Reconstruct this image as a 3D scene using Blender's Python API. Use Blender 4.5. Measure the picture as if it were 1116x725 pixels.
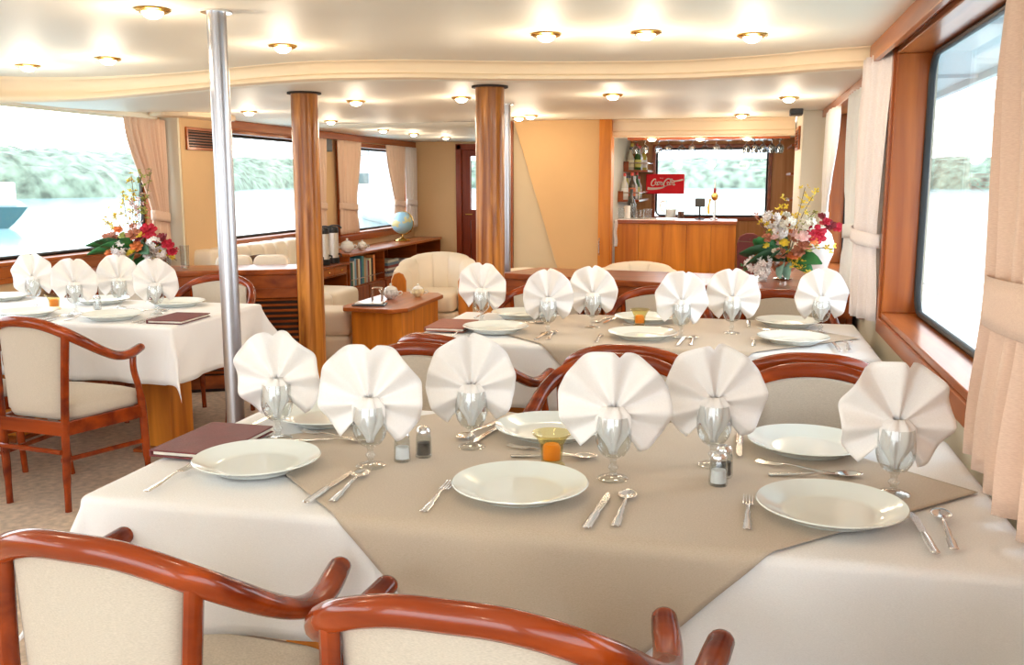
import bpy, bmesh, math, random
from math import sin, cos, pi, radians, hypot, atan2
from mathutils import Vector, noise

for o in list(bpy.data.objects): bpy.data.objects.remove(o)
SC = bpy.context.scene
COL = SC.collection
R = random.Random(11)

# ------------------------------------------------------------------ camera, sky, light
EXPOSURE = 0.28
SKY = 4.4
LAMP_W = 3.4
STERN_W = 16.0
cam_d = bpy.data.cameras.new('camera'); cam = bpy.data.objects.new('camera', cam_d); COL.objects.link(cam)
cam_d.sensor_width = 36.0; cam_d.lens = 1026.0/1116.0*36.0; cam_d.clip_start = 0.05; cam_d.clip_end = 3000
cam.location = (0, 0, 1.40)
cam.rotation_euler = (radians(90-9.16), 0, radians(13.4))
SC.camera = cam
vs = SC.view_settings
SC.display_settings.display_device = 'sRGB'
vs.view_transform = 'Standard'; vs.look = 'None'; vs.gamma = 1.0; vs.use_curve_mapping = False; vs.exposure = EXPOSURE

w = bpy.data.worlds.new('sky'); SC.world = w; w.use_nodes = True
nt = w.node_tree; nt.nodes.clear()
wo = nt.nodes.new('ShaderNodeOutputWorld'); bg = nt.nodes.new('ShaderNodeBackground')
tc = nt.nodes.new('ShaderNodeTexCoord'); sx = nt.nodes.new('ShaderNodeSeparateXYZ'); rp = nt.nodes.new('ShaderNodeValToRGB')
rp.color_ramp.elements[0].position = 0.48; rp.color_ramp.elements[0].color = (0.95, 0.98, 1.0, 1)
rp.color_ramp.elements[1].position = 0.8; rp.color_ramp.elements[1].color = (0.78, 0.88, 1.0, 1)
mp = nt.nodes.new('ShaderNodeMapRange'); mp.inputs[1].default_value = -1; mp.inputs[2].default_value = 1
nt.links.new(tc.outputs['Generated'], sx.inputs[0]); nt.links.new(sx.outputs['Z'], mp.inputs[0])
nt.links.new(mp.outputs[0], rp.inputs[0]); nt.links.new(rp.outputs[0], bg.inputs[0])
bg.inputs[1].default_value = SKY
nt.links.new(bg.outputs[0], wo.inputs[0])

def area_light(name, loc, rot, sx_, sy_, watts, col):
    d = bpy.data.lights.new(name, 'AREA'); d.shape = 'RECTANGLE'; d.size = sx_; d.size_y = sy_; d.energy = watts; d.color = col
    o = bpy.data.objects.new(name, d); COL.objects.link(o); o.location = loc; o.rotation_euler = rot
    return o
# fill light added behind the camera to brighten the near side
area_light('stern_fill', (-1.8, -2.4, 1.25), (radians(90), 0, 0), 4.2, 1.4, STERN_W, (1.0, 0.97, 0.96))

FLOOR = 0.035

# ------------------------------------------------------------------ materials
def newmat(name):
    m = bpy.data.materials.new(name); m.use_nodes = True
    return m, m.node_tree, m.node_tree.nodes['Principled BSDF']
def P(b, **k):
    for a, v in k.items():
        b.inputs[a.replace('_', ' ')].default_value = v
def c4(c): return (c[0], c[1], c[2], 1)
def plain(name, col, rough=0.5, metal=0.0, var=0.0, scale=6.0, bump=0.0, bscale=60.0, coat=0.0, emit=None, es=0.0, sheen=0.0, sub=0.0):
    m, t, b = newmat(name)
    P(b, Base_Color=c4(col), Roughness=rough, Metallic=metal)
    if coat: P(b, Coat_Weight=coat, Coat_Roughness=0.08)
    if sheen: P(b, Sheen_Weight=sheen)
    if emit: P(b, Emission_Color=c4(emit), Emission_Strength=es)
    co = t.nodes.new('ShaderNodeTexCoord')
    if var:
        n = t.nodes.new('ShaderNodeTexNoise'); n.inputs['Scale'].default_value = scale; n.inputs['Detail'].default_value = 4
        t.links.new(co.outputs['Object'], n.inputs['Vector'])
        r = t.nodes.new('ShaderNodeValToRGB')
        r.color_ramp.elements[0].position = 0.3; r.color_ramp.elements[1].position = 0.7
        r.color_ramp.elements[0].color = c4([x*(1-var) for x in col]); r.color_ramp.elements[1].color = c4([min(1, x*(1+var)) for x in col])
        t.links.new(n.outputs['Fac'], r.inputs[0]); t.links.new(r.outputs[0], b.inputs['Base Color'])
    if bump:
        n2 = t.nodes.new('ShaderNodeTexNoise'); n2.inputs['Scale'].default_value = bscale; n2.inputs['Detail'].default_value = 3
        t.links.new(co.outputs['Object'], n2.inputs['Vector'])
        bp = t.nodes.new('ShaderNodeBump'); bp.inputs['Strength'].default_value = bump; bp.inputs['Distance'].default_value = 0.01
        t.links.new(n2.outputs['Fac'], bp.inputs['Height']); t.links.new(bp.outputs[0], b.inputs['Normal'])
    return m
def wood(name, dark, light, axis='z', rough=0.28, coat=0.4, scale=1.0):
    m, t, b = newmat(name)
    P(b, Roughness=rough, Coat_Weight=coat*.6, Coat_Roughness=0.1, Specular_IOR_Level=0.25)
    co = t.nodes.new('ShaderNodeTexCoord'); mpn = t.nodes.new('ShaderNodeMapping')
    s = {'x': (1.2, 16, 16), 'y': (16, 1.2, 16), 'z': (16, 16, 1.2)}[axis]
    mpn.inputs['Scale'].default_value = [v*scale for v in s]
    n = t.nodes.new('ShaderNodeTexNoise'); n.inputs['Scale'].default_value = 1.0; n.inputs['Detail'].default_value = 6; n.inputs['Distortion'].default_value = 0.6
    r = t.nodes.new('ShaderNodeValToRGB')
    r.color_ramp.elements[0].position = 0.3; r.color_ramp.elements[1].position = 0.72
    r.color_ramp.elements[0].color = c4(dark); r.color_ramp.elements[1].color = c4(light)
    t.links.new(co.outputs['Object'], mpn.inputs[0]); t.links.new(mpn.outputs[0], n.inputs['Vector'])
    t.links.new(n.outputs['Fac'], r.inputs[0]); t.links.new(r.outputs[0], b.inputs['Base Color'])
    return m
def weave(name, a, bcol, scale=260.0, rough=0.9, bump=0.15, big=0.0):
    m, t, b = newmat(name); P(b, Roughness=rough, Sheen_Weight=0.15)
    co = t.nodes.new('ShaderNodeTexCoord'); mpn = t.nodes.new('ShaderNodeMapping'); mpn.inputs['Scale'].default_value = (1, 1, 6)
    n = t.nodes.new('ShaderNodeTexNoise'); n.inputs['Scale'].default_value = scale; n.inputs['Detail'].default_value = 3
    r = t.nodes.new('ShaderNodeValToRGB'); r.color_ramp.elements[0].position = 0.35; r.color_ramp.elements[1].position = 0.65
    r.color_ramp.elements[0].color = c4(a); r.color_ramp.elements[1].color = c4(bcol)
    t.links.new(co.outputs['Object'], mpn.inputs[0]); t.links.new(mpn.outputs[0], n.inputs['Vector'])
    t.links.new(n.outputs['Fac'], r.inputs[0]); t.links.new(r.outputs[0], b.inputs['Base Color'])
    bp = t.nodes.new('ShaderNodeBump'); bp.inputs['Strength'].default_value = bump; bp.inputs['Distance'].default_value = 0.003
    h = n.outputs['Fac']
    if big:
        n3 = t.nodes.new('ShaderNodeTexNoise'); n3.inputs['Scale'].default_value = 5.0; n3.inputs['Detail'].default_value = 2
        t.links.new(co.outputs['Object'], n3.inputs['Vector'])
        bp2 = t.nodes.new('ShaderNodeBump'); bp2.inputs['Strength'].default_value = big; bp2.inputs['Distance'].default_value = 0.02
        t.links.new(n3.outputs['Fac'], bp2.inputs['Height']); t.links.new(bp2.outputs[0], bp.inputs['Normal'])
    t.links.new(h, bp.inputs['Height']); t.links.new(bp.outputs[0], b.inputs['Normal'])
    return m
def thin_glass(name, tint=(1, 1, 1), ior=1.45, rough=0.02, boost=1.0, base=0.0):
    m = bpy.data.materials.new(name); m.use_nodes = True; t = m.node_tree; t.nodes.clear()
    out = t.nodes.new('ShaderNodeOutputMaterial'); mx = t.nodes.new('ShaderNodeMixShader')
    tr = t.nodes.new('ShaderNodeBsdfTransparent'); tr.inputs[0].default_value = c4(tint)
    gl = t.nodes.new('ShaderNodeBsdfGlossy'); gl.inputs['Roughness'].default_value = rough
    lw = t.nodes.new('ShaderNodeLayerWeight'); lw.inputs['Blend'].default_value = 0.5
    fr = t.nodes.new('ShaderNodeMath'); fr.operation = 'POWER'; fr.inputs[1].default_value = 3.5; t.links.new(lw.outputs['Facing'], fr.inputs[0])
    ml = t.nodes.new('ShaderNodeMath'); ml.operation = 'MULTIPLY_ADD'; ml.inputs[1].default_value = boost; ml.inputs[2].default_value = base; ml.use_clamp = True
    t.links.new(fr.outputs[0], ml.inputs[0]); t.links.new(ml.outputs[0], mx.inputs[0])
    t.links.new(tr.outputs[0], mx.inputs[1]); t.links.new(gl.outputs[0], mx.inputs[2]); t.links.new(mx.outputs[0], out.inputs[0])
    return m

M = {}
M['chairwood'] = wood('chair_mahogany', (0.105, 0.009, 0.002), (0.38, 0.056, 0.005), 'x', 0.2, 0.8, 0.7)
M['teak'] = wood('orange_teak', (0.46, 0.13, 0.012), (0.80, 0.29, 0.03), 'z', 0.42, 0.15, 0.8)
M['postwood'] = wood('varnished_post', (0.17, 0.038, 0.005), (0.66, 0.26, 0.045), 'z', 0.28, 0.3, 1.6)
M['redwood'] = wood('red_brown_panel', (0.17, 0.030, 0.006), (0.40, 0.095, 0.016), 'x', 0.3, 0.4, 0.9)
M['redwoodz'] = wood('red_brown_upright', (0.17, 0.030, 0.006), (0.40, 0.095, 0.016), 'z', 0.3, 0.4, 0.9)
M['trimz'] = wood('red_brown_jamb', (0.24, 0.05, 0.010), (0.48, 0.135, 0.026), 'z', 0.3, 0.3, 0.9)
M['redwoody'] = wood('red_brown_trim', (0.26, 0.058, 0.012), (0.50, 0.145, 0.030), 'y', 0.3, 0.4, 0.9)
M['doorwood'] = wood('door_mahogany', (0.17, 0.022, 0.008), (0.29, 0.05, 0.015), 'z', 0.3, 0.4, 0.9)
M['dark'] = plain('dark_recess', (0.03, 0.015, 0.01), 0.8, var=0.1)
M['ceil'] = plain('cream_ceiling', (0.86, 0.80, 0.68), 0.5, var=0.02, scale=1.0)
M['cornice'] = plain('peach_cornice', (0.88, 0.70, 0.49), 0.45, var=0.02, scale=1.0)
M['wall'] = plain('tan_wall', (0.74, 0.50, 0.27), 0.75, var=0.04, scale=2.0, bump=0.05, bscale=200)
M['panel'] = plain('orange_tan_panel', (0.68, 0.42, 0.19), 0.7, var=0.04, scale=2.0, bump=0.05, bscale=200)
M['stairwall'] = plain('beige_stair_wall', (0.66, 0.53, 0.34), 0.7, var=0.05, scale=2.0)
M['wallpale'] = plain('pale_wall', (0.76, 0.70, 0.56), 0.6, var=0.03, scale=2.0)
M['carpet'] = plain('grey_brown_carpet', (0.68, 0.535, 0.41), 1.0, var=0.2, scale=30.0, bump=0.8, bscale=260)
M['white'] = weave('white_linen', (0.80, 0.78, 0.77), (0.88, 0.86, 0.85), 300, 0.85, 0.08, 0.35)
M['taupe'] = weave('taupe_linen', (0.48, 0.385, 0.285), (0.56, 0.46, 0.355), 300, 0.8, 0.1, 0.35)
M['napkin'] = weave('napkin_linen', (0.84, 0.80, 0.77), (0.92, 0.89, 0.86), 350, 0.85, 0.08)
M['oat'] = weave('oatmeal_upholstery', (0.50, 0.43, 0.34), (0.61, 0.53, 0.43), 200, 0.95, 0.15)
M['cream'] = plain('cream_leather', (0.84, 0.74, 0.60), 0.45, var=0.03, scale=4)
M['curtain'] = weave('peach_curtain', (0.76, 0.53, 0.40), (0.84, 0.61, 0.47), 120, 0.95, 0.1)
M['curtainw'] = weave('pale_curtain', (0.76, 0.68, 0.66), (0.84, 0.77, 0.76), 120, 0.95, 0.1)
M['sheer'] = weave('white_curtain', (0.86, 0.86, 0.84), (0.92, 0.92, 0.90), 120, 0.95, 0.1)
for k in ('curtain', 'curtainw', 'sheer'):
    P(M[k].node_tree.nodes['Principled BSDF'], Transmission_Weight=0.0, Subsurface_Weight=0.0)
M['plate'] = plain('white_porcelain', (0.80, 0.84, 0.80), 0.12, coat=0.3)
M['china'] = plain('white_china', (0.84, 0.83, 0.79), 0.2, coat=0.3)
M['steel'] = plain('polished_steel', (0.72, 0.70, 0.68), 0.18, 1.0)
M['pole'] = plain('brushed_steel', (0.40, 0.39, 0.41), 0.30, 1.0, bump=0.03, bscale=300)
M['black'] = plain('black_plastic', (0.015, 0.015, 0.017), 0.4)
M['rubber'] = plain('black_gasket', (0.01, 0.012, 0.014), 0.5)
M['leather'] = plain('maroon_leather', (0.14, 0.017, 0.018), 0.55, var=0.12, scale=30, bump=0.2, bscale=220)
M['leatherbr'] = plain('brown_leather', (0.30, 0.075, 0.035), 0.5, var=0.12, scale=30, bump=0.2, bscale=220)
M['glass'] = thin_glass('clear_glass', (0.93, 0.945, 0.945), 1.5, 0.02, 0.95, 0.07)
M['glassdim'] = thin_glass('bar_stemware_glass', (0.76, 0.80, 0.84), 1.5, 0.03, 0.95, 0.10)
M['pane'] = thin_glass('window_pane', (0.985, 0.995, 0.99), 1.3, 0.01, 0.5, 0.01)
M['amber'] = thin_glass('yellowed_glass', (0.93, 0.88, 0.66), 1.5, 0.04, 0.7, 0.05)
M['candle'] = plain('orange_wax', (1.0, 0.33, 0.015), 0.4)
M['salt'] = plain('white_salt', (0.9, 0.9, 0.9), 0.8)
M['bulb'] = plain('lit_lamp_dome', (1, 0.9, 0.75), 0.3, emit=(1.0, 0.80, 0.52), es=14.0)
M['brass'] = plain('gold_metal', (0.8, 0.52, 0.15), 0.25, 1.0)
M['red'] = plain('red_sign_face', (0.92, 0.006, 0.02), 0.7)
M['signink'] = plain('white_sign_lettering', (0.95, 0.80, 0.72), 0.4)
M['sea'] = plain('pale_sea', (0.30, 0.46, 0.48), 0.12, bump=0.25, bscale=1.2)
M['teal'] = plain('teal_hull_paint', (0.006, 0.07, 0.085), 0.4)
M['bwhite'] = plain('white_boat_paint', (0.8, 0.83, 0.85), 0.35)
M['navy'] = plain('dark_boat_glass', (0.05, 0.09, 0.13), 0.15)
M['globe'] = plain('globe_map', (0.25, 0.50, 0.66), 0.3)
t = M['globe'].node_tree; b = t.nodes['Principled BSDF']; co = t.nodes.new('ShaderNodeTexCoord'); n = t.nodes.new('ShaderNodeTexNoise'); n.inputs['Scale'].default_value = 9; n.inputs['Detail'].default_value = 5
r_ = t.nodes.new('ShaderNodeValToRGB'); r_.color_ramp.interpolation = 'CONSTANT'
r_.color_ramp.elements[0].color = (0.30, 0.52, 0.66, 1); r_.color_ramp.elements[1].position = 0.55; r_.color_ramp.elements[1].color = (0.62, 0.56, 0.28, 1)
t.links.new(co.outputs['Object'], n.inputs['Vector']); t.links.new(n.outputs['Fac'], r_.inputs[0]); t.links.new(r_.outputs[0], b.inputs['Base Color'])
M['forest'] = plain('mangrove_foliage', (0.17, 0.22, 0.16), 0.9, var=0.65, scale=0.35, bump=0.0)
for nm, c in dict(leaf=(0.035, 0.20, 0.055), leafd=(0.03, 0.10, 0.035), leafaqua=(0.36, 0.66, 0.56), fwhite=(0.88, 0.82, 0.80), fpink=(0.86, 0.55, 0.52), fred=(0.55, 0.012, 0.04), fyellow=(0.85, 0.62, 0.05), forange=(0.80, 0.22, 0.06), fmaroon=(0.25, 0.02, 0.03), frust=(0.50, 0.18, 0.10), stem=(0.16, 0.10, 0.05), cream2=(0.85, 0.80, 0.68), foliage=(0.35, 0.36, 0.08)).items():
    M[nm] = plain('flower_'+nm, c, 0.6, var=0.15, scale=20)
M['awning'] = plain('white_overhang', (0.62, 0.68, 0.72), 0.5)

# ------------------------------------------------------------------ mesh builder
class MB:
    def __init__(s): s.v = []; s.f = []
    def add(s, vs, fs):
        o = len(s.v); s.v += [tuple(p) for p in vs]; s.f += [tuple(i+o for i in f) for f in fs]; return s
    def box(s, x0, x1, y0, y1, z0, z1):
        v = [(x, y, z) for z in (z0, z1) for y in (y0, y1) for x in (x0, x1)]
        return s.add(v, [(0, 2, 3, 1), (4, 5, 7, 6), (0, 1, 5, 4), (2, 6, 7, 3), (0, 4, 6, 2), (1, 3, 7, 5)])
    def cbox(s, c, d, rz=0.0, rx=0.0):
        v = []
        for z in (-.5, .5):
            for y in (-.5, .5):
                for x in (-.5, .5):
                    p = Vector((x*d[0], y*d[1], z*d[2]))
                    if rx: p = Vector((p.x, p.y*cos(rx)-p.z*sin(rx), p.y*sin(rx)+p.z*cos(rx)))
                    v.append((c[0]+p.x*cos(rz)-p.y*sin(rz), c[1]+p.x*sin(rz)+p.y*cos(rz), c[2]+p.z))
        return s.add(v, [(0, 2, 3, 1), (4, 5, 7, 6), (0, 1, 5, 4), (2, 6, 7, 3), (0, 4, 6, 2), (1, 3, 7, 5)])
    def prism(s, poly, z0, z1):
        n = len(poly); v = [(x, y, z0) for x, y in poly]+[(x, y, z1) for x, y in poly]
        f = [tuple(range(n-1, -1, -1)), tuple(range(n, 2*n))]+[(i, (i+1) % n, n+(i+1) % n, n+i) for i in range(n)]
        return s.add(v, f)
    def prismx(s, poly, x0, x1):      # poly in (y,z)
        n = len(poly); v = [(x0, y, z) for y, z in poly]+[(x1, y, z) for y, z in poly]
        f = [tuple(range(n-1, -1, -1)), tuple(range(n, 2*n))]+[(i, (i+1) % n, n+(i+1) % n, n+i) for i in range(n)]
        return s.add(v, f)
    def prismy(s, poly, y0, y1):      # poly in (x,z)
        n = len(poly); v = [(x, y0, z) for x, z in poly]+[(x, y1, z) for x, z in poly]
        f = [tuple(range(n)), tuple(range(2*n-1, n-1, -1))]+[(i, n+i, n+(i+1) % n, (i+1) % n) for i in range(n)]
        return s.add(v, f)
    def grid(s, fn, nu, nv, cu=False, cv=False):
        us = nu if cu else nu+1; vv = nv if cv else nv+1
        v = [fn(i/nu, j/nv) for i in range(us) for j in range(vv)]
        f = [(i*vv+j, ((i+1) % us)*vv+j, ((i+1) % us)*vv+(j+1) % vv, i*vv+(j+1) % vv) for i in range(nu) for j in range(nv)]
        return s.add(v, f)
    def lathe(s, prof, n=20, c=(0, 0, 0), sx_=1.0, sy_=1.0):
        v = []
        for r, z in prof:
            for k in range(n):
                a = 2*pi*k/n; v.append((c[0]+r*cos(a)*sx_, c[1]+r*sin(a)*sy_, c[2]+z))
        f = [(i*n+k, i*n+(k+1) % n, (i+1)*n+(k+1) % n, (i+1)*n+k) for i in range(len(prof)-1) for k in range(n)]
        o = MB(); o.add(v, f)
        if prof[0][0] > 1e-6: o.f.append(tuple(range(n-1, -1, -1)))
        if prof[-1][0] > 1e-6: o.f.append(tuple(range((len(prof)-1)*n, len(prof)*n)))
        return s.add(o.v, o.f)
    def sweep(s, pts, rx, ry=None, n=10, up=(0, 0, 1), closed=False, caps=True):
        pts = [Vector(p) for p in pts]; m = len(pts)
        if ry is None: ry = rx
        if not hasattr(rx, '__len__'): rx = [rx]*m
        if not hasattr(ry, '__len__'): ry = [ry]*m
        up = Vector(up); v = []
        for i, p in enumerate(pts):
            if closed: d = pts[(i+1) % m]-pts[i-1]
            else: d = pts[min(i+1, m-1)]-pts[max(i-1, 0)]
            d.normalize(); u = up
            if abs(d.dot(u)) > 0.97: u = Vector((1, 0, 0)) if abs(d.x) < 0.9 else Vector((0, 1, 0))
            a = d.cross(u).normalized(); bb = a.cross(d).normalized()
            for k in range(n):
                t_ = 2*pi*k/n; v.append(p+a*(cos(t_)*rx[i])+bb*(sin(t_)*ry[i]))
        f = []
        for i in range(m if closed else m-1):
            for k in range(n):
                j = (i+1) % m; f.append((i*n+k, i*n+(k+1) % n, j*n+(k+1) % n, j*n+k))
        if caps and not closed: f += [tuple(range(n-1, -1, -1)), tuple(range((m-1)*n, m*n))]
        return s.add(v, f)
    def ball(s, c, r, n=12, m=8):
        rr = r if hasattr(r, '__len__') else (r, r, r)
        return s.lathe([(sin(pi*i/m) if 0 < i < m else 0.0, -cos(pi*i/m)) for i in range(m+1)], n).xf_last(n*(m+1), c, rr)
    def xf_last(s, k, c, rr):
        for i in range(len(s.v)-k, len(s.v)):
            x, y, z = s.v[i]; s.v[i] = (c[0]+x*rr[0], c[1]+y*rr[1], c[2]+z*rr[2])
        return s
    def build(s, name, mat, parent=None, smooth=True, bevel=0.0, seg=2, ang=40, solid=0.0, loc=None):
        me = bpy.data.meshes.new(name); me.from_pydata(s.v, [], s.f); me.update()
        bm = bmesh.new(); bm.from_mesh(me); bmesh.ops.remove_doubles(bm, verts=bm.verts, dist=1e-5)
        bmesh.ops.recalc_face_normals(bm, faces=bm.faces); bm.to_mesh(me); bm.free()
        if smooth:
            me.polygons.foreach_set('use_smooth', [True]*len(me.polygons)); me.set_sharp_from_angle(angle=radians(ang))
        o = bpy.data.objects.new(name, me); COL.objects.link(o)
        me.materials.append(M[mat] if isinstance(mat, str) else mat)
        if solid:
            md = o.modifiers.new('thick', 'SOLIDIFY'); md.thickness = solid; md.offset = 0
        if bevel:
            md = o.modifiers.new('bev', 'BEVEL'); md.width = bevel; md.segments = seg; md.limit_method = 'ANGLE'; md.angle_limit = radians(40)
        if parent: o.parent = parent
        if loc: o.location = loc
        return o

def crom(pts, k=8):
    out = []; n = len(pts)
    for i in range(n-1):
        p = [Vector(pts[max(0, min(n-1, i+d))]) for d in (-1, 0, 1, 2)]
        for j in range(k):
            t_ = j/k
            out.append(0.5*((2*p[1])+(p[2]-p[0])*t_+(2*p[0]-5*p[1]+4*p[2]-p[3])*t_*t_+(-p[0]+3*p[1]-3*p[2]+p[3])*t_**3))
    out.append(Vector(pts[-1])); return out
def tag(o, label=None, cat=None, group=None, kind=None):
    if label: o['label'] = label
    if cat: o['category'] = cat
    if group: o['group'] = group
    if kind: o['kind'] = kind
    return o
def empty(name, loc=(0, 0, 0), rz=0.0, label=None, cat=None, group=None, kind=None):
    o = bpy.data.objects.new(name, None); o.empty_display_size = 0.1; COL.objects.link(o); o.location = loc; o.rotation_euler = (0, 0, rz)
    return tag(o, label, cat, group, kind)
def copy_tree(o, parent=None):
    kids = [k for k in COL.objects if k.parent == o]
    c = o.copy(); COL.objects.link(c)
    if parent: c.parent = parent
    for k in kids: copy_tree(k, c)
    return c
class Proto:
    """first use moves the built thing itself, later uses copy it"""
    def __init__(s, root): s.root = root; s.used = False
    def put(s, loc, rz=0.0, label=None, group=None, scale=None):
        if s.used: o = copy_tree(s.root)
        else: o = s.root; s.used = True
        o.location = loc; o.rotation_euler = (0, 0, rz)
        if scale: o.scale = scale
        if label: o['label'] = label
        if group: o['group'] = group
        elif 'group' in o: del o['group']
        return o
def struct(name, mb, mat, label=None, **k):
    o = mb.build(name, mat, **k); o['kind'] = 'structure'
    if label: o['label'] = label
    return o
def sm(x): x = max(0, min(1, x)); return x*x*(3-2*x)

XL, XR = -4.2, 0.62
YB, YBK = -2.6, 12.0
ZU = 1.985
# ------------------------------------------------------------------ structure
def zlow(x, y): return 1.905-0.045*sm((-2.6-x)/1.6)*(1-sm((y-5.2)/1.5))
CURVE = crom([(-4.22, 4.66), (-3.68, 4.86), (-3.0, 4.79), (-2.325, 4.56), (-1.997, 4.50), (-1.584, 4.55), (-1.209, 4.70), (-0.76, 4.82), (-0.31, 4.88), (0.085, 4.78), (0.287, 4.67), (0.528, 4.575), (0.63, 4.55)], 6)
def ycurve(x):
    for a, b_ in zip(CURVE, CURVE[1:]):
        if a.x <= x <= b_.x: return a.y+(b_.y-a.y)*(x-a.x)/max(1e-6, b_.x-a.x)
    return CURVE[0].y if x < CURVE[0].x else CURVE[-1].y

struct('floor', MB().box(XL-.1, XR+.1, YB, YBK+.1, -0.1, FLOOR), 'carpet', 'grey brown carpeted saloon floor', smooth=False)
# ceiling: raised part with its curved edge, lower part ahead of it
up = MB(); up.grid(lambda u, v: (XL-.05+u*(XR-XL+.1), YB+v*(ycurve(XL-.05+u*(XR-XL+.1))-.02-YB), ZU), 60, 8)
seam = []
co_ = struct('ceiling', up, 'ceil', 'raised cream ceiling panel over the dining tables', smooth=False, solid=0.01)
lo = MB(); lo.grid(lambda u, v: ((lambda x: (x, ycurve(x)+v*(8.0-ycurve(x)), zlow(x, ycurve(x)+v*(8.0-ycurve(x)))+.0))(XL-.05+u*(XR-XL+.1))), 60, 20)
lo.grid(lambda u, v: (XL-.05+u*2.30, 8.0+v*4.1, 1.905), 4, 4)
lower_ceiling = struct('ceiling', lo, 'ceil', 'lower cream ceiling ahead of the curved edge', smooth=True, solid=0.008)
prof = [(0.05, 0.012), (0.03, -0.006), (-0.012, -0.012), (-0.028, -0.004), (-0.028, 0.012), (-0.015, 0.022), (-0.018, 0.045), (-0.030, 0.062), (-0.048, 0.072), (-0.055, 0.068), (-0.062, 0.074), (-0.066, 0.10)]
cr = MB()
def corn(u, v):
    i = min(len(CURVE)-1, int(round(u*(len(CURVE)-1)))); p = CURVE[i]; j = int(round(v*(len(prof)-1))); d, z = prof[j]
    zz = zlow(p.x, p.y)
    return (p.x, p.y+d*1.4, zz+z*(ZU+0.004-zz)/0.084)
cr.grid(corn, len(CURVE)-1, len(prof)-1)
struct('trim_1', cr, 'cornice', 'curved peach cornice along the edge of the raised ceiling', ang=60)
# thin ceiling seams
for k, (yy) in enumerate((3.45, 4.0)):
    s_ = MB(); s_.sweep([(XL+.05+i*.1, yy+0.22*sin((XL+i*.1+1.0)*0.9)*(.5), ZU-.003) for i in range(47)], 0.0035, 0.002, 6)
    struct('trim_%d' % (k+20), s_, plain('ceiling_seam', (0.55, 0.48, 0.38), .6), 'thin joint strip across the raised ceiling')

def wall_along_y(name, xa, xb, openings, y0, y1, z0, z1, mat, label):
    m = MB(); y = y0
    for (a, b_, c, d) in openings:
        if a > y: m.box(xa, xb, y, a, z0, z1)
        m.box(xa, xb, a, b_, z0, c); m.box(xa, xb, a, b_, d, z1); y = b_
    m.box(xa, xb, y, y1, z0, z1)
    return struct(name, m, mat, label, smooth=False)
LW = [(-1.9, 2.0, .90, 1.82), (2.5, 6.27, .90, 1.845), (6.95, 8.95, .87, 1.82), (9.55, 11.75, .80, 1.80)]
RW = [(-1.9, 0.9, .83, 1.93), (1.2, 4.18, .83, 1.93), (4.85, 7.05, .80, 1.88)]
wall_along_y('wall_left', XL-.14, XL, LW, YB, YBK+.1, FLOOR, 2.0, 'wall', 'tan wall along the left side with wide windows')
wall_along_y('wall_right', XR, XR+.14, RW, YB, 9.95, FLOOR, 2.0, 'wallpale', 'pale wall along the right side with wood framed windows')
def rrect(y0, y1, z0, z1, r, n=5):
    pts = []
    for cx, cz, a0 in ((y1-r, z1-r, 0), (y0+r, z1-r, 90), (y0+r, z0+r, 180), (y1-r, z0+r, 270)):
        for k in range(n+1):
            a = radians(a0+90*k/n); pts.append((cx+r*cos(a), cz+r*sin(a)))
    return pts
def side_window(idx, side, o, label, r=0.10, top=True):
    a, b_, c, d = o; s = 1 if side == 'r' else -1; X0 = XR if side == 'r' else XL
    root = empty('window_%d' % idx, (X0, (a+b_)/2, c), 0, label, None, None, 'structure')
    L = lambda y, z: (y-(a+b_)/2, z-c)
    y0, z0 = L(a, c); y1, z1 = L(b_, d); f = MB(); t_ = 0.025
    # deep wooden lining with a face trim
    xi, xo = -0.02*s, 0.125*s
    xa, xb = min(xi, xo), max(xi, xo)
    f.box(xa, xb, y0, y1, z0, z0+t_)
    if top: f.box(xa, xb, y0, y1, z1-t_, z1)
    u_ = MB(); u_.box(xa, xb, y0, y0+t_, z0+t_, z1-t_); u_.box(xa, xb, y1-t_, y1, z0+t_, z1-t_)
    xa, xb = min(-.03*s, -.002*s), max(-.03*s, -.002*s)
    g = .05
    f.box(xa, xb, y0-g, y1+g, z0-g-.015, z0); u_.box(xa, xb, y0-g, y0, z0, z1); u_.box(xa, xb, y1, y1+g, z0, z1)
    if top: f.box(xa, xb, y0-g, y1+g, z1, z1+.02)
    u_.build('frame_upright', 'trimz', root, smooth=False, bevel=.004)
    f.build('window_frame', 'redwoody', root, smooth=False, bevel=.004)
    z1 += 0 if top else .09
    pts = rrect(y0+t_+.012, y1-t_-.012, z0+t_+.012, z1-t_-.012, r)
    MB().sweep([(.112*s, p, q) for p, q in pts], 0.012, 0.014, 8, up=(1, 0, 0), closed=True).build('gasket', 'rubber', root)
    # dark corner fillers around the rounded glass
    k = MB(); x_ = .118*s
    outer = rrect(y0+t_, y1-t_, z0+t_, z1-t_, .001); n = len(pts)
    k.add([(x_, p, q) for p, q in pts]+[(x_, p, q) for p, q in outer]+[(x_+.004*s, p, q) for p, q in pts]+[(x_+.004*s, p, q) for p, q in outer],
          [(i, (i+1) % n, n+(i+1) % n, n+i) for i in range(n)]+[(2*n+i, 3*n+i, 3*n+(i+1) % n, 2*n+(i+1) % n) for i in range(n)])
    k.build('corner_fill', 'rubber', root, smooth=False)
    m = MB(); m.prismx(pts, x_-.003, x_+.003); m.build('pane', 'pane', root, smooth=False)
    return root
side_window(1, 'l', LW[1], 'wide left window beside the white clothed table', top=False)
struct('trim_14', MB().box(XL+.001, XL+.012, 2.3, 6.3, 1.846, 1.90), 'ceil', 'cream strip above the wide left window', smooth=False)
side_window(2, 'l', LW[2], 'left window above the cream sofa')
side_window(3, 'l', LW[3], 'far left window above the low bookcase')
side_window(4, 'r', RW[1], 'large right window beside the nearest table')
side_window(5, 'r', RW[2], 'right window beside the flowers on the credenza')
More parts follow.
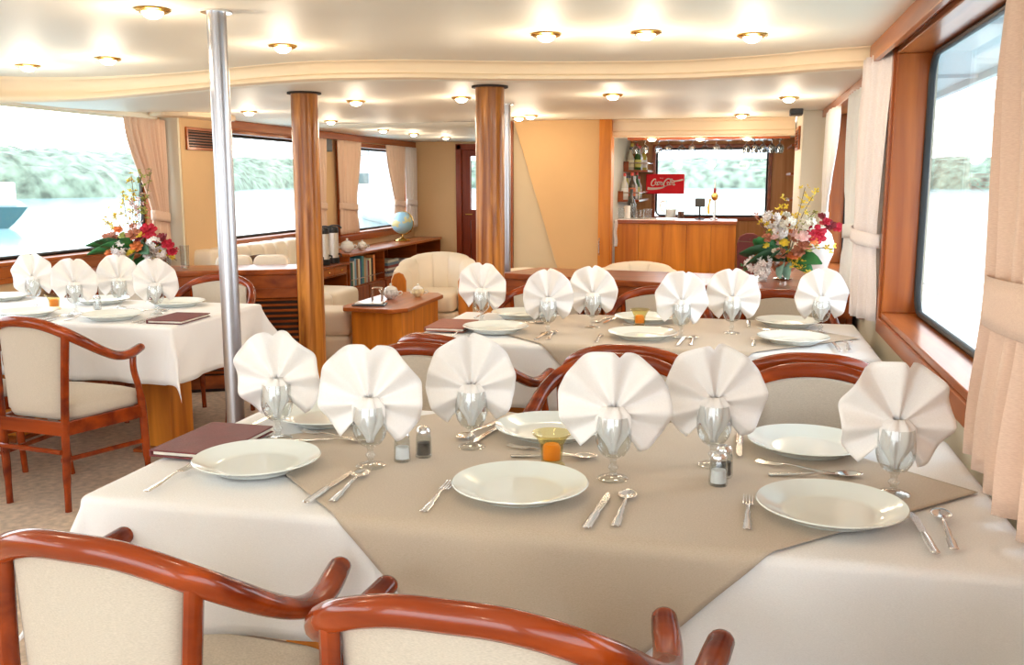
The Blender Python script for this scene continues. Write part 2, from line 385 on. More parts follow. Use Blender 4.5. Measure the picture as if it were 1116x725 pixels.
side_window(7, 'l', LW[0], 'unseen left window behind the viewer, added for light')  # window out of view, put in to let light through
side_window(8, 'r', RW[0], 'right window behind the viewer')
# back of the saloon (behind the camera): two piers and an open stern
bk = MB(); bk.box(XL, -3.95, YB-.1, YB, FLOOR, 2.0); bk.box(.38, XR, YB-.1, YB, FLOOR, 2.0); bk.box(-3.95, .38, YB-.1, YB, 1.93, 2.0)
struct('wall_stern', bk, 'wallpale', 'pale piers either side of the stern opening', smooth=False)
# far wall on the left with the red door
fw = MB(); fw.box(XL, -3.60, YBK, YBK+.1, FLOOR, 1.95); fw.box(-2.72, -1.9, YBK, YBK+.1, FLOOR, 1.95); fw.box(-3.60, -2.72, YBK, YBK+.1, 1.87, 1.95)
struct('wall_far', fw, 'wall', 'tan far wall beside the red wooden door', smooth=False)
dr = empty('door_1', (-3.16, YBK, FLOOR), 0, 'red wooden door with a tall glass pane at the far end', None, None, 'structure')
f = MB(); f.box(-.44, -.37, -.04, .08, 0, 1.83); f.box(.37, .44, -.04, .08, 0, 1.83); f.box(-.44, .44, -.04, .08, 1.76, 1.83); f.build('door_frame', 'doorwood', dr, smooth=False, bevel=.006)
f = MB(); f.box(-.37, -.26, .0, .05, 0, 1.76); f.box(.26, .37, .0, .05, 0, 1.76); f.box(-.26, .26, 0, .05, 1.68, 1.76); f.box(-.26, .26, 0, .05, .85, .99); f.box(-.26, .26, 0, .05, 0, .14); f.box(-.26, .26, .02, .04, .14, .85)
f.build('door_leaf', 'doorwood', dr, smooth=False, bevel=.004)
MB().box(-.26, .26, .022, .028, .99, 1.68).build('door_pane', 'pane', dr, smooth=False)
MB().sweep([(-.31, -.01, .93), (-.31, -.05, .93), (-.22, -.05, .93)], .009, None, 8).build('door_handle', 'brass', dr)
# stair casing: panel wall with slanted overlay
struct('wall_stairs', MB().box(-1.92, -1.14, 8.02, 8.07, FLOOR, 1.905).box(-1.92, -1.87, 8.07, YBK, FLOOR, 1.905), 'stairwall', 'pale stair wall beside the tan slanted panel', smooth=False)
struct('trim_2', MB().box(-1.945, -1.895, 7.97, 8.07, FLOOR, 1.905), 'redwoodz', 'slim wooden edge of the stair wall', smooth=False, bevel=.004)
struct('wall_slanted', MB().prismy([(-1.88, 1.903), (-1.145, 1.903), (-1.145, FLOOR), (-1.30, FLOOR)], 7.955, 8.018), 'panel', 'orange tan panel with a slanted left edge', smooth=False)
struct('trim_3', MB().box(-1.145, -1.04, 7.93, 8.09, FLOOR, 1.905), 'teak', 'orange wooden upright beside the bar', smooth=False, bevel=.006)
MB_b = MB().sweep([(-1.13, 7.955-.03, .78), (-1.13, 7.90, .80), (-1.13, 7.90, .90), (-1.13, 7.955-.03, .92)], .007, None, 8)
tag(MB_b.build('door_pull', 'steel'), 'small metal pull handle low on the wooden upright', 'handle')
# bar recess
fs = MB(); fs.prismx([(8.09, 1.76), (8.0, 1.76), (7.985, 1.775), (7.985, 1.80), (8.0, 1.81), (7.995, 1.875), (7.98, 1.89), (7.98, 1.912), (8.09, 1.912)], -1.04, .42)
struct('trim_4', fs, 'cornice', 'pale moulded fascia above the bar opening', smooth=False)
struct('ceiling', MB().prismx([(8.09, 1.76), (10.0, 1.83), (10.0, 1.87), (8.09, 1.87)], -1.14, .62), 'ceil', 'low cream ceiling over the bar', smooth=False)
struct('wall_bar', MB().box(-1.19, -1.10, 8.09, 10.0, FLOOR, 1.86), 'wallpale', 'pale wall at the left of the bar', smooth=False)
bb = MB(); bb.box(-1.10, -.87, 9.9, 10.0, FLOOR, 1.86); bb.box(.31, .62, 9.9, 10.0, FLOOR, 1.86); bb.box(-.87, .31, 9.9, 10.0, FLOOR, 1.0); bb.box(-.87, .31, 9.9, 10.0, 1.765, 1.86)
struct('wall_bow', bb, wood('bar_back_wood', (0.40, 0.16, 0.05), (0.60, 0.30, 0.12), 'z', .4, .2), 'brown wooden wall around the bar window', smooth=False)
bw = empty('window_6', (-.28, 9.9, 1.0), 0, 'wide bright window behind the bar', None, None, 'structure')
f = MB(); f.box(-.59, .59, -.03, .06, 0, .035); f.box(-.59, .59, -.03, .06, .73, .765); f.box(-.59, -.56, -.03, .06, .035, .73); f.box(.56, .59, -.03, .06, .035, .73); f.build('window_frame', 'redwood', bw, smooth=False, bevel=.004)
pts = rrect(-.55, .55, .045, .72, .05)
MB().sweep([(p, .05, q) for p, q in pts], .010, .012, 8, up=(0, 1, 0), closed=True).build('gasket', 'rubber', bw)
MB().prismy(pts, .047, .053).build('pane', 'pane', bw, smooth=False)
# pilasters with air grilles
def pilaster(name, x0, x1, y0, y1, label, aft):
    m = MB(); m.box(x0, x1, y0, y1, FLOOR, 1.905); return struct(name, m, aft, label, smooth=False, bevel=.012)
pilaster('trim_5', XL, -4.05, 6.37, 6.88, 'tan pilaster on the left wall between the windows', 'wall')
pilaster('trim_6', .43, XR, 7.25, 8.09, 'pale pilaster on the right wall near the bar', 'wallpale')
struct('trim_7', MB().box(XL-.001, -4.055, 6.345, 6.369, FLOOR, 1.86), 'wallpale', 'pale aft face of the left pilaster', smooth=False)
sf = MB(); sf.grid(lambda u, v: (XL+.30*sin(v*pi/2)*(1-0.0*u), 6.15+u*0.9, 1.905-.085*cos(v*pi/2)) if True else 0, 8, 8)
sf = MB(); poly = [(XL, 6.2), (-4.02, 6.12), (-3.88, 6.22), (-3.82, 6.45), (-3.86, 6.86), (XL, 6.9)]
sf.prism(poly, 1.86, 1.91); struct('trim_8', sf, 'cornice', 'small rounded cream soffit over the left pilaster', smooth=False, bevel=.015)
def grille(loc, face, label):
    g = empty('air_grille', loc, 0, label, 'air vent'); s = face
    f = MB(); f.box(0, .016*s, -.20, .20, 0, .02) if s > 0 else f.box(.016*s, 0, -.20, .20, 0, .02)
    x0, x1 = min(0, .016*s), max(0, .016*s)
    f = MB(); f.box(x0, x1, -.20, .20, 0, .02); f.box(x0, x1, -.20, .20, .15, .17); f.box(x0, x1, -.20, -.18, .02, .15); f.box(x0, x1, .18, .20, .02, .15); f.build('frame', 'redwoody', g, smooth=False, bevel=.002)
    MB().box(min(.001*s, .003*s), max(.001*s, .003*s), -.18, .18, .02, .15).build('backing', 'dark', g, smooth=False)
    for k in range(6):
        MB().cbox((.009*s, 0, .034+k*.021), (.012, .36, .004), 0, 0).build('slat', 'redwoody', g, smooth=False)
grille((-4.048, 6.63, 1.63), 1, 'wooden slatted air grille high on the left pilaster')
grille((.428, 7.6, 1.63), -1, 'wooden slatted air grille high on the right pilaster')
# valance along the right windows and trim over the far left windows
struct('trim_9', MB().box(.535, .558, YB, 4.5, 1.90, ZU-.006), 'redwoody', 'wooden valance board above the right windows', smooth=False, bevel=.003)
struct('trim_10', MB().box(.565, .60, 4.6, 7.25, 1.85, 1.90), 'redwoody', 'slim wooden rail over the second right window', smooth=False, bevel=.003)
struct('trim_11', MB().box(XL+.001, XL+.04, 6.9, YBK, 1.83, 1.90), 'redwoody', 'wooden pelmet over the far left windows', smooth=False, bevel=.004)
struct('trim_12', MB().box(XL+.001, XL+.035, -2.5, 6.3, .80, .835), 'redwoody', 'wooden rail under the left windows', smooth=False, bevel=.004)

# ------------------------------------------------------------------ posts
def round_post(name, x, y, r, z1, mat, label, cat, flange):
    g = empty(name, (x, y, FLOOR), 0, label, cat)
    MB().lathe([(r, 0.0), (r, z1-FLOOR-.006)], 28).build('shaft', mat, g)
    MB().lathe([(r+.02, z1-FLOOR-.012), (r+.02, z1-FLOOR-.002)], 28).build('top_flange', flange, g)
    MB().lathe([(r+.018, 0.0), (r+.018, .012), (r+.002, .02)], 28).build('base_ring', flange, g)
round_post('steel_pole', -1.78, 3.06, .033, ZU, 'pole', 'slim polished steel pole beside the white clothed table', 'pole', 'steel')
round_post('wooden_post', -2.45, 5.13, .077, 1.903, 'postwood', 'round varnished wooden post at the end of the left credenza', 'post', 'dark')
round_post('wooden_post', -1.318, 5.02, .078, 1.903, 'postwood', 'round varnished wooden post in front of the stair wall', 'post', 'dark')
round_post('steel_pole', -1.515, 6.14, .042, 1.903, 'pole', 'bright steel pole half hidden behind the wooden post', 'pole', 'steel')

# ------------------------------------------------------------------ ceiling lamps
lamp = empty('ceiling_light', (0, 0, 0), 0, 'x', 'ceiling light')
MB().lathe([(.030, 0), (.058, -.001), (.062, -.006), (.052, -.012), (.040, -.012)], 24).build('trim_ring', 'brass', lamp)
MB().lathe([(0, -.034), (.016, -.032), (.029, -.025), (.037, -.012), (.038, -.004)], 20).build('lamp_dome', 'bulb', lamp)
ld = bpy.data.lights.new('lamp_glow', 'POINT'); ld.energy = LAMP_W; ld.color = (1.0, 0.83, 0.62); ld.shadow_soft_size = .06
lo_ = bpy.data.objects.new('lamp_glow', ld); COL.objects.link(lo_); lo_.parent = lamp; lo_.location = (0, 0, -.17)
PL = Proto(lamp)
up_l = [(-.378, 3.866, 'second lamp from the right on the raised ceiling, brightest'), (.03, 4.035, 'rightmost lamp on the raised ceiling, near the window valance'), (-.77, 3.82, 'third lamp from the right on the raised ceiling'),
        (-1.946, 3.88, 'lamp on the raised ceiling just right of the steel pole'), (-1.972, 2.975, 'nearest lamp on the raised ceiling, just left of the pole top'), (-3.54, 4.236, 'leftmost lamp on the raised ceiling'), (-2.96, 4.08, 'second lamp from the left on the raised ceiling')]
for x, y, l in up_l: PL.put((x, y, ZU-.005), 0, 'round lit ceiling light, '+l, 'lights on the raised ceiling')
lo_l = [(-3.47, 6.35, 'just right of the left pilaster'), (-2.378, 5.72, 'right of the left wooden post'), (-1.655, 5.625, 'left of the second wooden post'), (-1.59, 7.29, 'above the stair panel'), (-.739, 5.655, 'in line above the bar sign'), (.275, 6.08, 'far right near the pale pilaster'), (0.0, 7.56, 'small one close to the bar fascia'), (-3.37, 7.55, 'third from the left over the sofa'), (-3.46, 9.0, 'over the coffee urns'), (-3.41, 9.77, 'over the globe'), (-3.33, 10.66, 'farthest one by the red door'), (-1.72, 7.45, 'just left of the stair panel')]
for x, y, l in lo_l: PL.put((x, y, zlow(x, y)-.005), 0, 'small lit ceiling light on the lower ceiling, '+l, 'lights on the lower ceiling')
for i, (x, y) in enumerate(((-.73, 8.16), (-.33, 8.16), (.05, 8.16))): PL.put((x, y, 1.760), 0, 'small lit light under the bar ceiling, %s of three' % ('left', 'middle', 'right')[i], 'lights over the bar')
for x, y in ((-.5, 1.3), (-1.9, 1.2), (-3.3, 1.4), (-.4, -.6), (-2.0, -.8), (-3.4, -.6)): PL.put((x, y, ZU-.005), 0, 'added ceiling light out of view, for fill', 'added lights out of view')  # lamps out of view, added to brighten the room

# ------------------------------------------------------------------ dining chair
def make_chair():
    g = empty('dining_chair', (0, 0, 0), 0, 'x', 'chair')
    half = [(0, 0, .797), (.07, .004, .794), (.13, .016, .780), (.188, .040, .754), (.232, .09, .714), (.256, .155, .670), (.267, .215, .640), (.268, .265, .628), (.264, .315, .627), (.257, .355, .633), (.250, .392, .641)]
    path = [(-x, y, z) for x, y, z in half[:0:-1]]+half
    pts = crom(path, 4); n = len(pts)
    rx, ry = [], []
    for i, p in enumerate(pts):
        e = min(i, n-1-i)/4.0
        k = 1.0 if e > 1 else .92+.08*e
        top = sm((p.z-.64)/.12)
        rx.append((.019+.004*(1-top))*k*1.05); ry.append((.020+.004*top)*k)
    mb = MB(); mb.sweep(pts, rx, ry, 12)
    for sgn, idx in ((-1, 0), (1, n-1)):   # rounded arm ends
        mb.ball(tuple(pts[idx]), (.0220, .021, .0185), 12, 8)
    mb.build('top_rail', 'chairwood', g, ang=60)
    # rear legs run up to the rail, front legs up to the arms
    for s in (-1, 1):
        MB().sweep(crom([(s*.162, .018, 0), (s*.166, .020, .18), (s*.174, .024, .38), (s*.183, .030, .56), (s*.190, .042, .742)], 5), [.013]*4+[.015]*17, [.015]*4+[.019]*17, 10, up=(0, 1, 0)).build('leg', 'chairwood', g)
        MB().sweep(crom([(s*.228, .425, 0), (s*.236, .405, .20), (s*.240, .395, .36), (s*.248, .372, .46), (s*.255, .340, .55), (s*.254, .342, .618)], 5), [.014]*4+[.018]*10+[.014]*12, [.014]*4+[.018]*10+[.015]*12, 10, up=(0, 1, 0)).build('leg', 'chairwood', g)
        MB().sweep([(s*.166, .0, .225), (s*.234, .40, .215)], .009, .011, 8).build('stretcher', 'chairwood', g)
    MB().sweep([(-.165, .0, .26), (.165, .0, .26)], .009, .011, 8).build('stretcher', 'chairwood', g)
    sf_ = MB()
    for a, b_ in (((-.172, .02), (.172, .02)), ((-.238, .395), (.238, .395)), ((-.172, .02), (-.238, .395)), ((.172, .02), (.238, .395))):
        ang = atan2(b_[1]-a[1], b_[0]-a[0]); sf_.cbox(((a[0]+b_[0])/2, (a[1]+b_[1])/2, .355), (hypot(b_[0]-a[0], b_[1]-a[1]), .024, .06), ang)
    sf_.build('seat_frame', 'chairwood', g, smooth=False, bevel=.004)
    # upholstered seat
    def seat(u, v):
        a = 2*pi*u; e = .35
        cx = math.copysign(abs(cos(a))**e, cos(a)); cy = math.copysign(abs(sin(a))**e, sin(a))
        prof_ = [(0.0, .383), (.96, .383), (1.0, .40), (1.0, .425), (.96, .445), (.80, .458), (.45, .466), (0.0, .470)]
        r, z = prof_[int(round(v*7))]
        y = .04+(cy*r+1)*.5*.40
        wd = .178+(y-.04)/.40*.064
        return (cx*r*wd, y, z)
    MB().grid(seat, 40, 7, cu=True).build('seat', 'oat', g, ang=70)
    # curved upholstered back between the posts
    def back(u, v):
        a = (u-.5)*2; th = 2*pi*v
        return (a, th)
    nb, nz = 14, 10; mb = MB(); vs_ = []
    for side in (0, 1):
        for j in range(nz+1):
            for i in range(nb+1):
                a = (i/nb-.5)*2; t_ = j/nz
                z0 = .415; ztop = .778-.030*a*a; z = z0+(ztop-z0)*t_
                wd = .158+.020*t_
                edge = min(1, (1-abs(a))*6)*min(1, t_*8+.2); th = .006+.016*min(1, max(0, edge))
                yb = .012+.022*t_*0+ (.034*abs(a)**2.2) + .012*(1-t_)*0 + .018*(t_-.4)*0
                y = yb+(th if side else -th*.7)
                vs_.append((a*wd, y+.008, z))
    N = (nb+1)*(nz+1); fs_ = []
    for j in range(nz):
        for i in range(nb):
            q = j*(nb+1)+i
            fs_ += [(q, q+1, q+nb+2, q+nb+1), (N+q, N+q+nb+1, N+q+nb+2, N+q+1)]
    for i in range(nb): fs_ += [(i, N+i, N+i+1, i+1), (nz*(nb+1)+i, nz*(nb+1)+i+1, N+nz*(nb+1)+i+1, N+nz*(nb+1)+i)]
    for j in range(nz):
        q = j*(nb+1); fs_ += [(q, q+nb+1, N+q+nb+1, N+q), (q+nb, N+q+nb, N+q+2*nb+1, q+2*nb+1)]
    mb.add(vs_, fs_); mb.build('backrest', 'oat', g, ang=60)
    return g
CH = Proto(make_chair())
gN, gM, gW = 'chairs at the nearest table', 'chairs at the middle table', 'chairs at the white clothed table'
chairs = [
 (-.995, 1.205, -5, 'wooden armchair with oatmeal back in the bottom left corner, nearest the viewer', gN),
 (-.355, 1.115, -1.5, 'wooden armchair with oatmeal back at the bottom centre edge', gN),
 (.235, 1.04, -2, 'wooden armchair barely showing at the bottom right edge', gN),
 (-1.03, 3.01, 177, 'wooden armchair facing the viewer behind the second napkin fan of the nearest table', gN),
 (-.345, 2.96, 182, 'wooden armchair facing the viewer behind the middle napkin fan of the nearest table', gN),
 (.245, 2.935, 180, 'wooden armchair facing the viewer behind the right back plate of the nearest table', gN),
 (-1.05, 3.19, -21, 'wooden armchair seen from behind at the left front of the middle table', gM),
 (-.345, 3.125, -4, 'wooden armchair seen from behind at the centre front of the middle table', gM),
 (.255, 3.11, -4, 'wooden armchair seen from behind at the right front of the middle table', gM),
 (-.985, 4.98, 180, 'wooden armchair between middle table and credenza, leftmost of three', gM),
 (-.38, 4.96, 182, 'wooden armchair between middle table and credenza, centre of three', gM),
 (.235, 4.95, 178, 'wooden armchair between middle table and credenza, rightmost of three', gM),
 (-2.835, 3.232, -7, 'wooden armchair seen whole at the left of the picture, pushed up to the white cloth', gW),
 (-3.50, 3.245, -4, 'wooden armchair cut off by the left edge of the picture', gW),
 (-2.96, 5.03, 180, 'wooden armchair in front of the left louvred credenza, right beside the steel pole', gW),
 (-3.58, 5.0, 180, 'wooden armchair in front of the left credenza below the flowers', gW)]
for x, y, a, l, g_ in chairs: CH.put((x, y, FLOOR), radians(a), l, g_)

# ------------------------------------------------------------------ tables and cloths
ZT = .75
def arcdown(s, r=.018):
    if s <= 0: return 0.0, 0.0
    q = r*pi/2
    if s < q: return r*sin(s/r), r*(1-cos(s/r))
    return r, r+(s-q)
def drape(px, py, tx0, tx1, ty0, ty1, off, ph, amp=.021):
    r = .018; x0, x1, y0, y1 = tx0+r, tx1-r, ty0+r, ty1-r
    cx = min(max(px, x0), x1); cy = min(max(py, y0), y1); ex, ey = px-cx, py-cy
    e = hypot(ex, ey)
    if e < 1e-9: return (px, py, ZT+off)
    out, dn = arcdown(e, r+off); out += off*0.0
    th = atan2(abs(ey), abs(ex)); f = min(1, dn/.28)
    corner = (abs(ex) > 1e-9 and abs(ey) > 1e-9)
    s2 = sin(2*th) if corner else 0
    fl = .46*max(0, dn-.03)*s2**1.1
    wv = amp*f*(sin(px*11+ph)*abs(sin(th))+sin(py*12+ph*1.7)*abs(cos(th)))+amp*.5*f*sin(px*23+py*19+ph)
    for xc_, am_ in ((tx0+.30, .013), (tx0+.68, .008), (tx1-.78, -.007), (tx1-.42, .012), (tx1-.16, .009)): wv += am_*f*math.exp(-((px-xc_+.12*dn)/.038)**2)*abs(sin(th))
    o = out+max(-.0*f, wv+amp*.7*f)
    ux, uy = (ex/e, ey/e)
    z = ZT+off-dn*(1-.14*s2)
    return (min(XR-.012, max(XL+.012, cx+ux*o+math.copysign(fl*.7, ex)*(1 if corner else 0))), cy+uy*o+math.copysign(fl*.7, ey)*(1 if corner else 0), z)
def axis_pts(a, b_, d, step):
    n = int((b_-a)/step); c = [a+(b_-a)*i/n for i in range(n+1)]; k = int(d/step)
    near = [.004, .010, .016, .022, .028, .036]
    ext = near+[.036+(d-.036)*i/k for i in range(1, k+1)]
    return [a+.018-e for e in reversed(ext)]+[x for x in c if a+.018 <= x <= b_-.018]+[b_-.018+e for e in ext]
def white_cloth(name, t, d, ph, label):
    xs, ys = axis_pts(t[0], t[1], d, .03), axis_pts(t[2], t[3], d, .03)
    v = [drape(x, y, *t, 0.0, ph) for x in xs for y in ys]; ny = len(ys)
    m = MB(); m.add(v, [(i*ny+j, (i+1)*ny+j, (i+1)*ny+j+1, i*ny+j+1) for i in range(len(xs)-1) for j in range(ny-1)])
    o = m.build(name, 'white', None, ang=80, solid=.0012)
    return tag(o, label, 'tablecloth', 'white tablecloths')
def diamond_cloth(name, t, cx, cy, hd, ph, label):
    n = 110; v = []
    for i in range(n+1):
        for j in range(n+1):
            a, b_ = i/n-.5, j/n-.5
            v.append(drape(cx+(a-b_)*hd, cy+(a+b_)*hd, *t, .0065, ph))
    m = MB(); m.add(v, [(i*(n+1)+j, (i+1)*(n+1)+j, (i+1)*(n+1)+j+1, i*(n+1)+j+1) for i in range(n) for j in range(n)])
    o = m.build(name, 'taupe', None, ang=80, solid=.0015)
    return tag(o, label, 'tablecloth', 'taupe overlay cloths')
def table(t, label, legs):
    cx, cy = (t[0]+t[1])/2, (t[2]+t[3])/2
    g = empty('dining_table', (cx, cy, FLOOR), 0, label, 'table', 'dining tables')
    hx, hy = (t[1]-t[0])/2, (t[3]-t[2])/2
    MB().box(-hx+.012, hx-.012, -hy+.012, hy-.012, .672, ZT-FLOOR-.004).build('tabletop', 'teak', g, smooth=False, bevel=.008)
    for (lx, ly) in legs:
        MB().box(lx-cx-.09, lx-cx+.09, ly-cy-.10, ly-cy+.10, 0.02, .671).build('pedestal', 'teak', g, smooth=False, bevel=.006)
        MB().box(lx-cx-.10, lx-cx+.10, ly-cy-.16, ly-cy+.16, 0, .02).build('foot_plate', 'redwood', g, smooth=False, bevel=.004)
TN, TM, TL = (-1.32, .54, 1.625, 2.51), (-1.32, .54, 3.63, 4.515), (-4.12, -2.455, 3.70, 4.55)
table(TN, 'wooden dining table under the nearest cloths', [(-.95, 2.07), (.18, 2.07)])
table(TM, 'wooden dining table under the middle cloths', [(-.95, 4.08), (.18, 4.08)])
table(TL, 'wooden dining table under the left white cloth, orange pedestal showing', [(-2.85, 4.22), (-3.75, 4.22)])
white_cloth('tablecloth', TN, .27, .4, 'white tablecloth draped over the nearest table')
white_cloth('tablecloth', TM, .27, 2.2, 'white tablecloth draped over the middle table')
white_cloth('tablecloth', TL, .27, 4.1, 'white tablecloth on the left table beside the steel pole, with no overlay')
diamond_cloth('overlay_cloth', TN, -.335, 2.065, .845, .4, 'taupe overlay cloth laid diagonally on the nearest table')
diamond_cloth('overlay_cloth', TM, -.335, 4.07, .845, 2.2, 'taupe overlay cloth laid diagonally on the middle table')

ZS = ZT+.0078     # on the taupe / white
# ------------------------------------------------------------------ tableware prototypes
pl = MB().lathe([(0, .004), (.080, .004), (.088, .002), (.092, .000), (.095, .003), (.118, .014), (.139, .0235), (.1415, .0245), (.1425, .0255), (.1405, .0275), (.118, .019), (.097, .0095), (.089, .0075), (.080, .0072), (0, .0072)], 48)
PLATE = Proto(tag(pl.build('dinner_plate', 'plate', ang=50), 'x', 'plate'))
gb = MB().lathe([(0, .003), (.026, .002), (.0325, .000), (.034, .002), (.032, .004), (.016, .008), (.0075, .013), (.0062, .020), (.011, .025), (.0115, .029), (.0065, .034), (.0075, .043), (.013, .048), (.026, .056), (.035, .070), (.0395, .088), (.0392, .108), (.0362, .132), (.0345, .142), (.0338, .142), (.0354, .132), (.0383, .108), (.0384, .088), (.034, .071), (.025, .0575), (.010, .0505), (0, .050)], 28)
GOB = Proto(tag(gb.build('water_goblet', 'glass', ang=60), 'x', 'glass'))
def make_napkin(seed):
    rr = random.Random(seed); m = MB(); K = 6; A = radians(150); zc = .146
    lean = rr.uniform(-.08, .08); ph = rr.uniform(-.3, .3); tw = [rr.uniform(.9, 1.08) for _ in range(2*K+3)]
    nu, nv = 108, 10
    def fan(u, v):
        th = (u*2-1)*A+lean; q = u*2*K+ph
        tri = 2/pi*math.asin(max(-1, min(1, sin(pi*q))))
        tri = .25*tri+.75*sin(pi*q)
        k = int(q) % len(tw)
        ctr = 1+.03*cos(th*2.0)
        r = (.010+v*.104)*ctr*(1-.012*v*(1+cos(2*pi*q))*.5)*(1+.03*v*sin(th*2.3+seed))
        y = tri*(.003+.0135*v)*(1.0+.5*math.exp(-(th/.45)**2))
        y += .030*v*v*(abs(th)/A)**2      # wings curl back
        notch = .012*v*math.exp(-((th-lean)/.06)**2)
        return (sin(th)*r, y, zc+cos(th)*(r-notch)+.012*v)
    m.grid(fan, nu, nv)
    def bundle(u, v):
        a = 2*pi*u; r = (.006+.023*sm(v*1.6)) * (1+.22*cos(a*7+seed))
        return (cos(a)*r, sin(a)*r*.85, .055+v*(zc-.055+.006)) if v < .999 else (cos(a)*r*.55, sin(a)*r*.4, zc+.012)
    m.grid(bundle, 42, 8, cu=True)
    o = m.build('napkin', 'napkin', None, ang=65, solid=.0010)
    return Proto(tag(o, 'x', 'napkin'))
NAPS = [make_napkin(s) for s in (3, 8, 15, 22)]
def make_fork():
    m = MB(); g = .0022
    m.sweep(crom([(0, -.095, .002), (0, -.085, .002), (0, -.04, .003), (0, .0, .006), (0, .025, .007), (0, .036, .005)], 4), [.004, .007, .0085, .009]+[.0075]*4+[.005]*4+[.0032]*4+[.003, .004, .006, .009, .011], .0016, 8)
    for k in range(4):
        x = (k-1.5)*.0060; m.sweep([(x*.95, .036, .005), (x, .05, .0035), (x, .075, .003), (x*.95, .092, .006)], [.0019, .0018, .0017, .001], .0013, 6)
    return m.build('fork', 'steel')
def make_spoon():
    m = MB()
    m.sweep(crom([(0, -.10, .002), (0, -.09, .002), (0, -.045, .003), (0, .0, .006), (0, .038, .006), (0, .05, .004)], 4), [.004, .007, .0085, .009]+[.0075]*4+[.005]*4+[.0032]*4+[.003]*5, .0016, 8)
    def bowl(u, v):
        a = 2*pi*u; s_ = .0195*(1-.12*sin(a)); return (cos(a)*v*s_, .075+sin(a)*v*.029, .0012+.0065*v*v)
    m.grid(bowl, 24, 6, cu=True)
    return m.build('spoon', 'steel', solid=.0012)
def make_knife():
    m = MB()
    m.sweep(crom([(0, -.105, .003), (0, -.09, .003), (0, -.04, .0035), (0, -.01, .004)], 5), [.004, .007, .0085]+[.009]*10+[.007]*3, .0028, 8)
    m.prism([(-.006, -.012), (.006, -.012), (.0085, .02), (.009, .07), (.005, .095), (-.001, .105), (-.006, .09), (-.0065, .02)], .0028, .0045)
    return m.build('knife', 'steel', bevel=.0004)
CUT = {'fork': Proto(tag(make_fork(), 'x', 'fork')), 'spoon': Proto(tag(make_spoon(), 'x', 'spoon')), 'knife': Proto(tag(make_knife(), 'x', 'knife'))}
CUT_OFF = 90
def make_candle():
    g = empty('candle_holder', (0, 0, 0), 0, 'x', 'candle holder')
    MB().lathe([(0, .0), (.030, .0), (.032, .003), (.030, .006), (.0235, .010), (.0235, .014), (.027, .05), (.036, .068), (.0445, .076), (.0455, .079), (.043, .078), (.034, .068), (.025, .05), (.0215, .016), (0, .014)], 28).build('glass_cup', 'amber', g)
    MB().lathe([(0, .017), (.0200, .017), (.0205, .045), (.016, .052), (0, .050)], 20).build('candle', 'candle', g)
    return g
CAN = Proto(make_candle())
def make_shaker(cap):
    g = empty('salt_shaker', (0, 0, 0), 0, 'x', 'shaker')
    MB().lathe([(0, 0), (.019, 0), (.0205, .004), (.019, .045), (.0165, .058), (.0155, .058), (.0175, .045), (.0185, .006), (0, .005)], 10).build('glass_body', 'glass', g, ang=20)
    MB().lathe([(0, .0065), (.0165, .0065), (.0155, .034), (0, .037)], 10).build('contents', cap, g)
    MB().lathe([(.0170, .056), (.0175, .064), (.013, .071), (.004, .073), (0, .073)], 16).build('cap', 'steel', g)
    return g
SH = {'salt': Proto(make_shaker('salt'))}
pep = make_shaker(plain('ground_pepper', (.08, .06, .05), .9)); pep.name = 'pepper_shaker'; SH['pepper'] = Proto(pep)
def make_menu(mat):
    g = empty('menu_folder', (0, 0, 0), 0, 'x', 'menu')
    m = MB(); m.box(-.088, .088, -.135, .135, 0, .004); m.box(-.088, .088, -.135, .135, .013, .017); m.box(-.089, -.084, -.135, .135, .0, .017); m.build('cover', mat, g, smooth=False, bevel=.0015)
    MB().box(-.082, .083, -.128, .128, .0045, .0125).build('pages', 'cream2', g, smooth=False)
    return g

